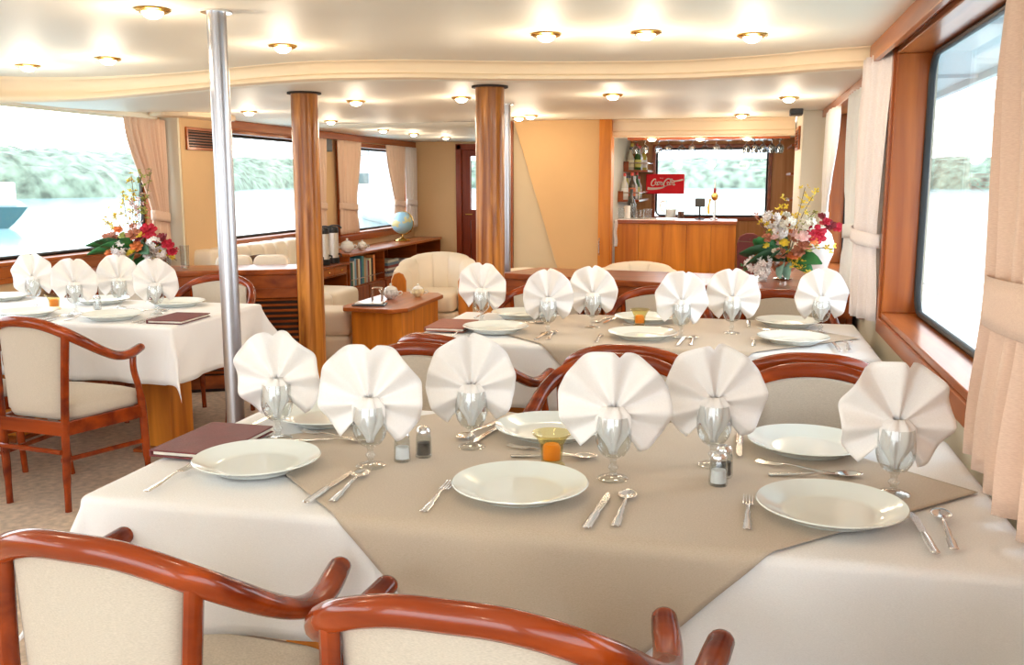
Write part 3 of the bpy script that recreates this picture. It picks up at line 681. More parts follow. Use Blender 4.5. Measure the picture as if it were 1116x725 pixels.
SEATS = {'near': (0, 'the nearest table'), 'mid': (2.005, 'the middle table')}
seat_names = ['left front', 'centre front', 'right front', 'left back', 'centre back', 'right back']
def pfx(n): return '%s setting of %s' % n
for key, dy in (('near', 0.0), ('mid', 2.035)):
    tn = SEATS[key][1]
    P6 = [(-1.04, 1.872), (-.42, 1.835), (.197, 1.85), (-1.063, 2.30), (-.446, 2.30), (.184, 2.31)] if key == 'near' else [(-1.0, 3.893), (-.367, 3.872), (.235, 3.902), (-.99, 4.345), (-.40, 4.337), (.235, 4.36)]
    for (x, y), sn in zip(P6, seat_names): PLATE.put((x, y, ZS), 0, 'round white dinner plate at the %s setting of %s' % (sn, tn), 'white dinner plates')
    G6 = [(-1.105, 2.10), (-.792, 1.937), (-.611, 2.14), (-.244, 1.973), (-.035, 2.125), (.334, 2.005)] if key == 'near' else [(-1.128, 4.134), (-.766, 3.873), (-.609, 4.091), (-.211, 3.909), (-.008, 4.07), (.36, 4.165)]
    for i, (x, y) in enumerate(G6):
        od = ['leftmost', 'second from the left', 'third from the left', 'fourth from the left', 'fifth from the left', 'rightmost'][i]
        GOB.put((x, y, ZS), .3*i, 'clear stemmed goblet holding a napkin fan, %s on %s' % (od, tn), 'goblets on '+tn)
        sc = [1.0, 1.10, 1.02, 1.12, 1.06, 1.08][i] if key == 'near' else [1.02, 1.0, 1.0, 1.02, 1.03, 1.02][i]
        zz = [0, 2, 1, 3, 0, 2][i] if key == 'near' else [3, 1, 0, 2, 0, 1][i]
        sc_ = (sc, sc, 1.0+ (sc-1)*.3)
        NAPS[zz].put((x, y, ZS+.0), radians(R.uniform(-12, 12)+10), 'white linen napkin folded into a fan, %s on %s' % (od, tn), 'napkin fans on '+tn, scale=sc_)
    cut = [('fork', -1.182, 1.752, 92, 0, 'left of the plate', 0), ('knife', -.819, 1.773, 87, 0, 'right of the plate', 0), ('spoon', -.782, 1.79, 93, 0, 'right of the knife', 0),
           ('fork', -.578, 1.77, 90, 0, 'left of the plate', 1), ('knife', -.246, 1.764, 86, 0, 'right of the plate', 1), ('spoon', -.20, 1.785, 89, 0, 'right of the knife', 1),
           ('fork', .04, 1.82, 89, 0, 'left of the plate', 2), ('knife', .352, 1.785, 92, 0, 'right of the plate', 2), ('spoon', .398, 1.81, 86, 0, 'right of the knife', 2),
           ('fork', -.985, 2.150, 166, 0, 'lying above the plate', 3), ('spoon', -.965, 2.105, 13, 0, 'lying above the plate', 3), ('knife', -1.225, 2.29, -92, 0, 'beside the plate', 3),
           ('fork', -.435, 2.142, 168, 0, 'lying above the plate', 4), ('spoon', -.40, 2.098, 9, 0, 'lying above the plate', 4), ('knife', -.600, 2.27, -98, 0, 'beside the plate', 4), ('spoon', -.635, 2.285, -102, 0, 'beside the knife', 4),
           ('fork', .15, 2.140, 162, 0, 'lying above the plate', 5), ('spoon', .185, 2.095, 10, 0, 'lying above the plate', 5), ('knife', .025, 2.30, -90, 0, 'beside the plate', 5), ('fork', -.275, 2.30, -90, 0, 'beside the plate', 4)]
    for kind, x, y, a, _, where, si in cut:
        if key == 'mid':
            if (kind, si) in (('fork', 0),): x += .0
            x += .04 if si in (1, 2, 4) else .04; y += 2.03
        CUT[kind].put((x, y, ZS+.001), radians(a-CUT_OFF), 'steel %s %s at the %s setting of %s' % (kind, where, seat_names[si], tn), 'cutlery on '+tn)
CAN.put((-.392, 2.035, ZS), 0, 'tapered yellowish glass with an orange candle, nearest table', 'candle holders')
CAN.put((-.408, 4.166, ZS), 0, 'tapered yellowish glass with an orange candle, middle table', 'candle holders')
CAN.put((-3.373, 4.09, ZS-.006), 0, 'tapered yellowish glass with an orange candle, left table', 'candle holders')
SH['salt'].put((-.737, 1.995, ZS), 0, 'small faceted glass salt shaker beside the second goblet from the left on the nearest table', 'salt shakers')
SH['pepper'].put((-.70, 2.04, ZS), 0, 'small faceted glass pepper shaker just behind the left salt shaker of the nearest table', 'pepper shakers')
SH['salt'].put((-.02, 1.985, ZS), 0, 'small faceted glass salt shaker in front of the fifth goblet of the nearest table', 'salt shakers')
SH['pepper'].put((-.01, 2.045, ZS), 0, 'small faceted glass pepper shaker hidden behind the right salt shaker of the nearest table', 'pepper shakers')
SH['salt'].put((-3.159, 4.14, ZS-.006), 0, 'small faceted glass salt shaker on the left white clothed table', 'salt shakers')
MEN = Proto(make_menu('leather'))
MEN.put((-1.238, 2.022, ZS), radians(-1), 'maroon leather menu folder on the left end of the nearest table', 'menu folders')
MEN.put((-2.545, 3.91, ZS-.006), radians(3), 'maroon leather menu folder at the right edge of the left table', 'menu folders')
mb_ = make_menu('leatherbr'); tag(mb_, 'reddish brown leather menu folder on the left end of the middle table', 'menu', 'menu folders'); mb_.location = (-1.216, 3.96, ZS); mb_.rotation_euler[2] = radians(1)
# left table setting
tn = 'the left table'; zs = ZT+.002
for (x, y), sn in zip([(-2.874, 3.868), (-3.345, 3.862), (-3.93, 4.37), (-3.30, 4.37), (-2.852, 4.375), (-3.80, 3.87)], ['right front', 'centre front', 'left back', 'centre back', 'right back', 'left front']):
    PLATE.put((x, y, zs), 0, 'round white dinner plate at the %s of %s' % (sn, tn), 'white dinner plates')
for i, (x, y) in enumerate([(-3.566, 4.179), (-3.169, 3.99), (-3.085, 4.22), (-2.765, 4.06)]):
    od = ['leftmost', 'second from the left', 'third from the left', 'rightmost'][i]
    GOB.put((x, y, zs), .2*i, 'clear stemmed goblet holding a napkin fan, %s on %s' % (od, tn), 'goblets on '+tn)
    NAPS[[1, 3, 2, 0][i]].put((x, y, zs), radians(22+8*i % 20), 'white linen napkin folded into a fan, %s on %s' % (od, tn), 'napkin fans on '+tn, scale=(.98, 1, 1))
for k, x, y, a, wh in (('spoon', -2.66, 3.86, 90, 'right of the right front plate'), ('knife', -2.695, 3.87, 90, 'right of the right front plate, left of the spoon'), ('fork', -3.05, 3.85, 90, 'left of the right front plate'), ('knife', -3.17, 3.82, 92, 'right of the centre front plate'), ('spoon', -3.12, 3.82, 92, 'between the centre and right front plates'), ('spoon', -2.87, 4.15, 10, 'in front of the right back plate'), ('fork', -2.98, 4.17, 170, 'in front of the right back plate, behind a spoon')):
    CUT[k].put((x, y, zs), radians(a-CUT_OFF), 'steel %s %s on %s' % (k, wh, tn), 'cutlery on '+tn)

# ------------------------------------------------------------------ curtains
def curtain(name, path, z0, z1, zt, wt, wb, ua, npl, amp, mat, label, group, tie=True, band=None):
    """path: plan polyline; hangs z1 (top) to z0; gathered at zt to width wt around ua"""
    pp = crom([(p[0], p[1], 0) for p in path], 8); L = [0]
    for a, b_ in zip(pp, pp[1:]): L.append(L[-1]+(b_-a).length)
    tot = L[-1]
    def at(s):
        s = max(0, min(tot, s))
        for i in range(len(L)-1):
            if s <= L[i+1]+1e-9:
                f_ = (s-L[i])/max(1e-9, L[i+1]-L[i]); p = pp[i].lerp(pp[i+1], f_); d = (pp[i+1]-pp[i]).normalized(); return p, Vector((-d.y, d.x, 0))
        return pp[-1], Vector((1, 0, 0))
    g = empty(name, (pp[0].x, pp[0].y, z0), 0, label, 'curtain', group)
    org = Vector((pp[0].x, pp[0].y, z0))
    def width(z):
        if not tie: return 1.0
        if z >= zt: k = sm((z-zt)/(z1-zt)); return wt+(1-wt)*k**.8
        k = sm((zt-z)/(zt-z0)*1.2); return wt+(wb-wt)*k
    ph = R.uniform(0, 6)
    def fn(u, v):
        z = z0+(z1-z0)*v; wd = width(z); s = tot*(ua+(u-ua)*wd)
        p, nrm = at(s)
        a_ = amp*(.55+.45*min(1, (1-v)*2.5+.3))*(1 if wd > .6 else .75)
        d = a_*sin(2*pi*npl*u+ph+.5*sin(3*v+ph))+a_*.35*sin(2*pi*npl*2.3*u+ph*2+v)
        q = p+nrm*d; return (q.x-org.x, q.y-org.y, z-z0)
    MB().grid(fn, int(npl*12), 24).build('curtain_cloth', mat, g, ang=80, solid=.002)
    if tie:
        s0, s1 = tot*(ua-ua*wt), tot*(ua+(1-ua)*wt); hh = .035 if band is None else band
        def bn(u, v):
            fr = u < .5; t_ = u*2 if fr else 2-u*2; p, nrm = at(s0+(s1-s0)*t_); d = (pp[-1]-pp[0]).normalized()
            edge = math.sqrt(max(0, 1-abs(2*t_-1)**8)); off = (amp*1.25+.006)*edge*(1 if fr else -1)
            q = p+nrm*off+d*(.010*(t_-.5)*2)-org; return (q.x, q.y, zt-z0+(v-.5)*2*hh+.03*(.5-t_))
        MB().grid(bn, 60, 3, cu=True).build('tieback', mat, g, solid=.003)
    return g
gR, gL = 'curtains on the right windows', 'curtains on the left windows'
curtain('curtain', [(.565, 1.45), (.53, 1.9), (.57, 2.30)], .775, 1.91, 1.17, .80, 1.08, 0.2, 6.5, .032, 'curtain', 'long peach curtain at the right edge, nearest the viewer', gR, band=.05)
curtain('curtain', [(.60, 4.66), (.53, 4.55), (.53, 4.42), (.575, 4.30), (.60, 4.22)], .80, 1.925, 1.16, .80, .95, 0.5, 6, .015, 'curtainw', 'pale curtain tied back on the wall between the two right windows', gR, band=.03)
curtain('curtain', [(.575, 6.15), (.555, 6.45), (.575, 6.95)], .84, 1.85, 1.15, .5, .7, .9, 7, .014, 'sheer', 'white curtain at the far end of the second right window', gR)
curtain('curtain', [(.58, 4.88), (.56, 5.2), (.575, 5.6)], .84, 1.85, 1.15, .5, .7, .1, 7, .014, 'sheer', 'white curtain at the near end of the second right window', gR)
curtain('curtain', [(XL+.065, 5.83), (XL+.075, 6.05), (XL+.065, 6.30)], .87, 1.84, 1.14, .42, .55, .95, 7, .014, 'curtain', 'beige curtain at the right end of the wide left window', gL)
curtain('curtain', [(XL+.065, 6.97), (XL+.07, 7.1), (XL+.065, 7.26)], .90, 1.825, 1.15, .6, .7, .1, 4, .012, 'curtain', 'narrow peach curtain right behind the left pilaster', gL)
curtain('curtain', [(XL+.065, 8.45), (XL+.075, 8.75), (XL+.065, 9.13)], .86, 1.825, 1.15, .55, .62, .85, 6, .014, 'curtain', 'peach curtain above the coffee urns', gL)
curtain('curtain', [(XL+.065, 9.40), (XL+.075, 9.6), (XL+.065, 10.05)], .83, 1.825, 1.12, .7, .8, .2, 6, .014, 'curtain', 'peach curtain at the near end of the far left window', gL)
curtain('curtain', [(XL+.065, 10.85), (XL+.075, 11.1), (XL+.065, 11.50)], .83, 1.825, 1.12, .55, .62, .85, 6, .014, 'curtain', 'peach curtain beside the globe at the far left window', gL)
curtain('curtain', [(XL+.065, 11.53), (XL+.075, 11.7), (XL+.065, 11.93)], .80, 1.825, 1.12, .9, .95, .6, 4, .014, 'curtainw', 'pale narrow curtain in the far left corner', gL)
tag(MB().box(XL+.001, XL+.05, 9.17, 9.32, 1.70, 1.829).build('wall_speaker', 'black', smooth=False, bevel=.006), 'small black speaker under the pelmet between the left windows', 'speaker')
tag(MB().prismx([(7.05, 1.90), (7.05, 1.862), (7.15, 1.855), (7.2, 1.90)], .33, .42).build('wall_speaker', 'black', smooth=False, bevel=.006), 'small black speaker under the ceiling beside the right pilaster', 'speaker')

# ------------------------------------------------------------------ credenzas
def credenza(name, poly, front_a, front_b, label):
    """poly: plan polygon of the carcass; louvred front between front_a and front_b"""
    cx = sum(p[0] for p in poly)/len(poly); cy = sum(p[1] for p in poly)/len(poly)
    g = empty(name, (cx, cy, FLOOR), 0, label, 'credenza'); L = [(x-cx, y-cy) for x, y in poly]
    H = .83-FLOOR
    MB().prism([(x*.985, y*.985) for x, y in L], .02, H-.04).build('carcass', 'redwood', g, smooth=False)
    MB().prism([(x*.975, y*.97) for x, y in L], 0, .02).build('plinth', 'dark', g, smooth=False)
    MB().prism([(x*1.01, y*1.012) for x, y in L], H-.04, H).build('countertop', 'redwood', g, smooth=False, bevel=.010)
    a = Vector((front_a[0]-cx, front_a[1]-cy, 0)); b_ = Vector((front_b[0]-cx, front_b[1]-cy, 0)); d = (b_-a); ln = d.length; d.normalize(); rz = atan2(d.y, d.x); nn = Vector((d.y, -d.x, 0))
    n = max(2, int(ln/.62)); wdt = ln/n
    for k in range(n):
        c = a+d*(k+.5)*wdt+nn*.012
        f = MB(); hw = wdt/2-.015
        for sx_, w_, z_, h_ in ((-hw+.035, .07, .36, .62), (hw-.035, .07, .36, .62)): f.cbox((c.x+d.x*sx_, c.y+d.y*sx_, z_), (w_, .022, h_), rz)
        f.cbox((c.x, c.y, .64), (2*hw, .022, .06), rz); f.cbox((c.x, c.y, .08), (2*hw, .022, .06), rz)
        dd = f.build('louvred_door', 'redwood', g, smooth=False, bevel=.003)
        q = c-nn*.008; MB().cbox((q.x, q.y, .36), (2*hw-.14, .004, .5), rz).build('louvre_backing', 'dark', dd, smooth=False)
        for s_ in range(14): MB().cbox((c.x, c.y, .13+s_*.036), (2*hw-.14, .018, .006), rz, radians(35)).build('slat', 'redwood', dd, smooth=False)
        kb = c+d*(hw-.03)+nn*.016; MB().ball((kb.x, kb.y, .36), .012, 10, 6).build('knob', 'dark', dd)
    return g
credenza('louvred_credenza', [(-4.17, 4.98), (-2.70, 5.70), (-2.86, 6.03), (-4.17, 5.50)], (-4.14, 4.995), (-2.72, 5.69), 'red brown louvred credenza with flowers, behind the left table')
credenza('louvred_credenza', [(-1.43, 5.72), (.60, 5.02), (.60, 6.75), (.16, 6.75), (.12, 5.95), (-1.28, 6.13)], (-1.41, 5.713), (.57, 5.03), 'red brown louvred credenza with flowers, behind the middle table')

# ------------------------------------------------------------------ flowers
def flower_disc(m, c, r, npet, tilt, rr, cup=.35):
    ax = Vector((cos(tilt[0])*sin(tilt[1]), sin(tilt[0])*sin(tilt[1]), cos(tilt[1]))); u = ax.orthogonal().normalized(); v = ax.cross(u)
    for k in range(npet):
        a = 2*pi*k/npet+rr.uniform(-.2, .2); d = u*cos(a)+v*sin(a); e = ax.cross(d); C = Vector(c)
        pts_ = [C, C+d*r*.5+e*r*.36+ax*r*cup*.5, C+d*r*.95+e*r*.25+ax*r*cup, C+d*r*1.05+ax*r*cup*.9, C+d*r*.95-e*r*.25+ax*r*cup, C+d*r*.5-e*r*.36+ax*r*cup*.5]
        m.add(pts_, [tuple(range(6))])
def leaf_mesh(m, base, d, ln, wd, droop=.25):
    d = Vector(d).normalized(); s_ = d.cross(Vector((0, 0, 1))); s_ = s_.normalized() if s_.length > .01 else Vector((1, 0, 0)); up_ = s_.cross(d); tw_ = .85 if s_.y*d.x >= 0 else -.85; s_, up_ = s_*cos(tw_)+up_*sin(tw_), up_*cos(tw_)-s_*sin(tw_)
    n = 6; vs_, fs_ = [], []
    for i in range(n+1):
        t_ = i/n; w_ = wd*sin(pi*min(1, t_*.93+.05))**.8; c = Vector(base)+d*ln*t_-Vector((0, 0, 1))*droop*ln*t_*t_
        vs_ += [c-s_*w_+up_*w_*.3, c, c+s_*w_+up_*w_*.3]
    for i in range(n): fs_ += [(3*i, 3*i+1, 3*i+4, 3*i+3), (3*i+1, 3*i+2, 3*i+5, 3*i+4)]
    m.add(vs_, fs_)
def arrangement(loc, label, items, bowl, seed):
    rr = random.Random(seed); g = empty('flower_arrangement', loc, 0, label, 'flowers')
    MB().lathe(bowl[0], 24).build('bowl', bowl[1], g)
    MB().ball((0, 0, .12), (.085, .07, .06), 12, 8).build('moss_filling', 'leafd', g)
    for it in items:
        kind = it[0]; x, y, z = it[1]; m = MB()
        if kind == 'leaf': leaf_mesh(m, (x*.25, y*.25, .12), (x*.75, y*.75, z-.12), it[2], it[3]); m.build('leaf', it[4], g, solid=.001)
        elif kind == 'cluster':
            for k in range(it[3]):
                q = Vector((rr.gauss(0, 1), rr.gauss(0, 1), rr.gauss(0, 1))).normalized()*it[2]*rr.uniform(.7, 1); flower_disc(m, (x+q.x, y+q.y, z+q.z), .020, 5, (atan2(q.y, q.x), math.acos(max(-1, min(1, q.z/it[2])))), rr)
            m.build('blossom_cluster', it[4], g, solid=.0008)
        elif kind == 'bloom':
            for lay, sc in ((0, 1.0), (1, .72), (2, .45)): flower_disc(m, (x, y, z+.004*lay), it[2]*sc, 7, (rr.uniform(-2.2, -.9), rr.uniform(.5, 1.1)), rr, .3+.25*lay)
            m.build('flower', it[3], g, solid=.0008)
        elif kind == 'sprig':
            p0 = Vector((x*.15, y*.15, .13)); p2 = Vector((x, y, z)); mid_ = (p0+p2)/2+Vector((rr.uniform(-.02, .02), rr.uniform(-.02, .02), .03)); pts_ = crom([p0, mid_, p2], 6)
            m.sweep(pts_, .0022, None, 5); br = m.build('branch', 'stem', g)
            m2 = MB()
            for k in range(it[2]):
                q = pts_[int(len(pts_)*(.35+.62*k/it[2]))]+Vector((rr.uniform(-.022, .022), rr.uniform(-.022, .022), rr.uniform(-.015, .022))); flower_disc(m2, tuple(q), it[4] if len(it) > 4 else .018, 4, (rr.uniform(-3, 3), rr.uniform(.2, 1.5)), rr)
            m2.build('sprig_blossoms', it[3], br, solid=.0006)
    return g
bowl_steel = ([(0, 0), (.05, 0), (.055, .006), (.02, .014), (.02, .03), (.055, .05), (.085, .085), (.092, .11), (.088, .11), (.07, .08), (0, .05)], 'steel')
def fill(items, rr, n, cx, cz, rad, mats):
    for k in range(n):
        a = rr.uniform(0, 2*pi); r = rad*math.sqrt(rr.random())
        items.append(('bloom', (cx+r*cos(a)*1.2, -.05+rr.uniform(-.09, .09), cz+r*sin(a)*.6), rr.uniform(.022, .034), rr.choice(mats)))
itL = [('leaf', (-.22, -.14, .20), .27, .045, 'leaf'), ('leaf', (-.24, -.12, .15), .25, .045, 'leaf'), ('leaf', (-.16, -.20, .24), .24, .045, 'leafd'), ('leaf', (-.10, -.20, .20), .22, .04, 'leaf'), ('leaf', (.02, -.2, .26), .2, .035, 'leaf'), ('leaf', (.18, -.16, .16), .22, .04, 'leafd'), ('leaf', (-.14, -.08, .24), .19, .035, 'leafd'), ('leaf', (-.16, .05, .22), .2, .035, 'leaf'), ('leaf', (.07, -.18, .08), .17, .055, 'leaf'), ('leaf', (.10, -.10, .02), .15, .05, 'leaf'), ('leaf', (.05, -.05, .26), .17, .03, 'leafd'), ('leaf', (.16, -.05, .20), .16, .03, 'leafd'), ('leaf', (-.05, -.1, .26), .16, .03, 'leaf'), ('leaf', (.0, .1, .26), .16, .04, 'leafd'), ('leaf', (.2, .02, .22), .18, .04, 'leafd'),
       ('cluster', (-.04, -.13, .13), .052, 34, 'fwhite'), ('cluster', (-.05, -.11, .08), .035, 18, 'fpink'), ('cluster', (.16, -.06, .17), .042, 24, 'fwhite'), ('cluster', (.20, -.05, .11), .035, 16, 'fwhite'), ('cluster', (.13, -.08, .09), .035, 16, 'fwhite'),
       ('bloom', (.12, -.05, .245), .055, 'fred'), ('bloom', (.20, -.03, .20), .042, 'fmaroon'), ('bloom', (.24, -.03, .16), .04, 'fred'), ('bloom', (.26, -.02, .11), .035, 'fred'), ('bloom', (-.12, -.09, .20), .045, 'frust'), ('bloom', (-.13, -.10, .10), .04, 'forange'), ('bloom', (.03, -.11, .11), .04, 'fyellow'), ('bloom', (.06, -.1, .15), .04, 'forange'), ('bloom', (.03, -.09, .22), .045, 'frust'), ('bloom', (.07, -.08, .20), .04, 'fmaroon'),
       ('sprig', (-.26, 0, .32), 9, 'fyellow'), ('sprig', (-.18, .0, .38), 9, 'fyellow'), ('sprig', (-.09, 0, .50), 14, 'fyellow'), ('sprig', (-.03, .02, .60), 16, 'fyellow'), ('sprig', (.05, .0, .62), 14, 'foliage'), ('sprig', (.12, .02, .64), 12, 'foliage'), ('sprig', (.0, -.03, .44), 14, 'fpink', .018), ('sprig', (.05, -.02, .50), 12, 'fpink', .016), ('sprig', (.30, -.03, .06), 10, 'fyellow'), ('sprig', (.22, -.06, .03), 8, 'fyellow'), ('sprig', (.29, 0, .14), 9, 'fred')]
fill(itL, random.Random(5), 13, 0, .2, .13, ['frust', 'fyellow', 'forange', 'foliage', 'fmaroon', 'fpink'])
arrangement((-3.80, 5.42, .832), 'mixed flower arrangement in a footed bowl on the left credenza under the window', itL, bowl_steel, 3)
itR = [('leaf', (-.20, -.14, .20), .27, .06, 'leafd'), ('leaf', (-.17, -.16, .15), .24, .055, 'leafd'), ('leaf', (-.16, -.14, .28), .26, .05, 'leaf'), ('leaf', (.02, -.2, .22), .2, .04, 'leafd'), ('leaf', (.16, -.18, .16), .24, .05, 'leaf'), ('leaf', (-.08, -.2, .18), .2, .045, 'leafd'), ('leaf', (-.14, -.05, .28), .22, .05, 'leaf'), ('leaf', (.10, -.10, .12), .16, .05, 'leaf'), ('leaf', (.14, -.08, .09), .15, .045, 'leaf'), ('leaf', (.12, -.05, .22), .17, .04, 'leafd'), ('leaf', (-.02, -.14, .05), .13, .04, 'leafaqua'), ('leaf', (.03, -.15, .02), .12, .04, 'leafaqua'), ('leaf', (-.22, -.02, .12), .18, .03, 'leaf'), ('leaf', (.0, .08, .28), .2, .05, 'leafd'),
       ('cluster', (-.17, -.12, .09), .05, 26, 'fwhite'), ('cluster', (-.12, -.13, .04), .045, 22, 'fwhite'), ('cluster', (-.11, -.14, .11), .035, 16, 'fwhite'), ('cluster', (-.08, -.06, .35), .05, 26, 'fwhite'), ('cluster', (.0, -.05, .34), .05, 24, 'cream2'), ('cluster', (-.03, -.08, .28), .04, 18, 'fwhite'), ('cluster', (.12, -.03, .32), .05, 20, 'cream2'),
       ('bloom', (.17, -.06, .26), .06, 'fred'), ('bloom', (.13, -.10, .245), .045, 'fred'), ('bloom', (.09, -.12, .25), .045, 'fpink'), ('bloom', (.10, -.12, .20), .045, 'frust'), ('bloom', (.07, -.12, .17), .04, 'frust'), ('bloom', (.04, -.13, .14), .04, 'forange'), ('bloom', (-.03, -.12, .15), .045, 'frust'), ('bloom', (-.16, -.08, .14), .04, 'forange'), ('bloom', (.22, -.02, .33), .035, 'fred'), ('bloom', (.25, 0, .31), .035, 'fmaroon'), ('bloom', (.29, 0, .30), .035, 'fred'), ('bloom', (.2, 0, .36), .03, 'fmaroon'),
       ('sprig', (.0, .02, .48), 12, 'fyellow', .018), ('sprig', (.10, .02, .53), 14, 'fyellow', .018), ('sprig', (.17, .03, .52), 12, 'fyellow', .018), ('sprig', (-.14, -.04, .34), 12, 'fyellow', .016), ('sprig', (-.10, -.06, .28), 14, 'foliage', .016), ('sprig', (-.05, -.05, .40), 12, 'fyellow'), ('sprig', (.14, -.14, .02), 16, 'fyellow', .018), ('sprig', (.10, -.14, .08), 14, 'fyellow', .018), ('sprig', (.05, -.14, .09), 12, 'fyellow', .016), ('sprig', (-.20, -.02, .38), 8, 'frust'), ('sprig', (.28, -.02, .18), 10, 'fyellow'), ('sprig', (.16, -.06, .40), 10, 'foliage'), ('sprig', (-.24, -.08, .05), 8, 'leaf'), ('sprig', (-.26, -.04, .22), 6, 'stem', .006)]
fill(itR, random.Random(9), 14, 0, .23, .14, ['frust', 'fyellow', 'forange', 'foliage', 'fpink', 'cream2'])
arrangement((.27, 5.70, .832), 'mixed flower arrangement in a shallow bowl on the right credenza by the window', itR, bowl_steel, 7)
# white oval vase standing behind the right flowers
ov = MB().lathe([(0, 0), (.05, 0), (.055, .008), (.075, .06), (.10, .13), (.105, .19), (.085, .25), (.055, .28), (.05, .29), (.046, .28), (.07, .24), (0, .2)], 24, sx_=1.0, sy_=.7)
tag(ov.build('white_vase', 'china', loc=(.47, 6.0, .832)), 'rounded white vase behind the right flower arrangement', 'vase')
for i, (x, y) in enumerate(((-3.60, 5.50), (-3.545, 5.44), (-3.47, 5.53))):
    m = MB().lathe([(0, 0), (.026, 0), (.030, .15), (.0285, .15), (.025, .006), (0, .006)], 18)
    tag(m.build('tall_tumbler', 'glass', loc=(x-.05, y-.02, .832)), 'tall clear tumbler right of the left flowers, %s of three' % ('left', 'front', 'right')[i], 'glass', 'tumblers on the left credenza')

# ------------------------------------------------------------------ cream seating
def cushion(x0, x1, y0, y1, z0, z1, r=.05):
    """rounded cushion"""
    m = MB(); cx, cy, cz = (x0+x1)/2, (y0+y1)/2, (z0+z1)/2; hx, hy, hz = (x1-x0)/2, (y1-y0)/2, (z1-z0)/2
    def fn(u, v):
        a = 2*pi*u; b_ = pi*(v-.5); e = .28
        sp = lambda q, e: math.copysign(abs(q)**e, q)
        return (cx+hx*sp(cos(b_), e)*sp(cos(a), e), cy+hy*sp(cos(b_), e)*sp(sin(a), e), cz+hz*sp(sin(b_), .45))
    m.grid(fn, 40, 18, cu=True); return m
sofa = empty('corner_sofa', (-3.8, 7.0, FLOOR), 0, 'cream tufted sofa along the left wall behind the credenza', 'sofa')
def S(mb): mb.v = [(x+3.8, y-7.0, z-FLOOR) for x, y, z in mb.v]; return mb
S(MB().box(-4.12, -3.42, 6.46, 8.16, FLOOR, .26)).build('base', 'cream', sofa, smooth=False, bevel=.03)
for k in range(3): S(cushion(-3.93, -3.39, 6.46+k*.575, 7.02+k*.575, .25, .44)).build('seat_cushion', 'cream', sofa, ang=80)
for k in range(8): S(cushion(-4.13, -3.90, 6.46+k*.217, 6.67+k*.217, .40, .875)).build('back_channel', 'cream', sofa, ang=80)
pl_ = MB().prism([(-.13, -.06), (.13, -.06), (.02, .10)], 0, .10)
tag(cushion(-3.90, -3.60, 6.95, 7.13, .445, .80).build('throw_pillow', plain('brown_pillow', (.12, .06, .035), .9, var=.3, scale=30)), 'dark brown throw pillow peeking over the credenza on the sofa', 'pillow')
# short sofa section backing on to the credenza
so2 = empty('tub_armchair', (-3.48, 6.02, FLOOR), 0, 'x', 'armchair')
def make_tub(w=.66, d=.62, h=.73):
    g = empty('tub_armchair', (0, 0, 0), 0, 'x', 'armchair'); A = radians(125); n = 40
    secs = [(-.11, .06), (-.115, .36), (-.10, 'i'), (-.06, 't'), (0.0, 't2'), (.03, 'o'), (.015, .25), (.01, .06)]
    def pt(u, v):
        th = (u*2-1)*A; j = int(round(v*len(secs))) % len(secs); k = abs(th)/A
        top = h-.035*min(1, k/.40)**2-(.10*sm((k-.30)/.70))
        dr_, zz = secs[j]
        z = zz if not isinstance(zz, str) else {'i': top-.06, 't': top-.01, 't2': top, 'o': top-.07}[zz]
        gro = 1-.10*abs(sin(u*pi*8))**.25 if j in (1, 2, 3, 4) else 1
        bulge = .016*(abs(sin(u*pi*7)))**.4 if j in (1, 2, 3, 4) else 0
        r = 1+(dr_-bulge*(1 if j < 4 else -1))/(w/2)
        x = sin(th)*w/2*r; y = cos(th)*d/2*r
        if abs(th) > pi/2: y = -(abs(th)-pi/2)*d*.55; x = math.copysign(w/2*r, th)
        return (x, y, z)
    m = MB(); m.grid(pt, 112, len(secs), cv=True)
    m.f.append(tuple(range(len(secs)))); nn_ = 112*len(secs); m.f.append(tuple(range(nn_+len(secs)-1, nn_-1, -1)))
    m.build('shell', 'cream', g, ang=50)
    m = cushion(-w/2+.115, w/2-.115, -d*.60, d/2-.10, .26, .43); m.build('seat_cushion', 'cream', g, ang=80)
    MB().box(-w/2+.10, w/2-.10, -d*.56, d/2-.12, .04, .262).build('base', 'cream', g, smooth=False, bevel=.02)
    MB().box(-w/2+.09, w/2-.09, -d*.50, d/2-.13, .0, .04).build('plinth', 'dark', g, smooth=False)
    for s in (-1, 1):
        poly = [(s*(w/2+.015), .10), (s*(w/2-.105), .10), (s*(w/2-.105), h-.21), (s*(w/2-.08), h-.155), (s*(w/2-.045), h-.14), (s*(w/2-.005), h-.155), (s*(w/2+.02), h-.21)]
        ye = -(A-pi/2)*d*.55
        MB().prismy(poly, ye-.03, ye-.001).build('arm_front', 'teak', g, smooth=False, bevel=.005)
    return g
bpy.data.objects.remove(so2)
TUB = Proto(make_tub())
TUB.put((-2.55, 7.85, FLOOR), radians(8), 'cream leather tub armchair behind the coffee table', 'cream tub armchairs')
TUB.put((-.76, 7.25, FLOOR), radians(-4), 'cream leather tub armchair in front of the bar', 'cream tub armchairs')
TUB.put((-1.62, 7.15, FLOOR), radians(6), 'cream leather tub armchair low behind the credenza, below the stair panel', 'cream tub armchairs', scale=(.9, .9, .92))
bs = empty('sofa_bench', (-3.28, 6.09, FLOOR), radians(20), 'cream padded bench backing on to the left credenza', 'bench')
for k in range(2): cushion(-.32+k*.26, -.06+k*.26, -.06, .06, .42, .845).build('back_cushion', 'cream', bs, ang=80)
cushion(-.32, .20, .065, .30, .22, .42).build('seat_cushion', 'cream', bs, ang=80)
MB().box(-.30, .18, -.05, .28, 0, .22).build('base', 'cream', bs, smooth=False, bevel=.02)
ot = empty('ottoman', (-2.97, 6.55, FLOOR), radians(10), 'cream two tier ottoman just right of the left wooden post', 'ottoman')
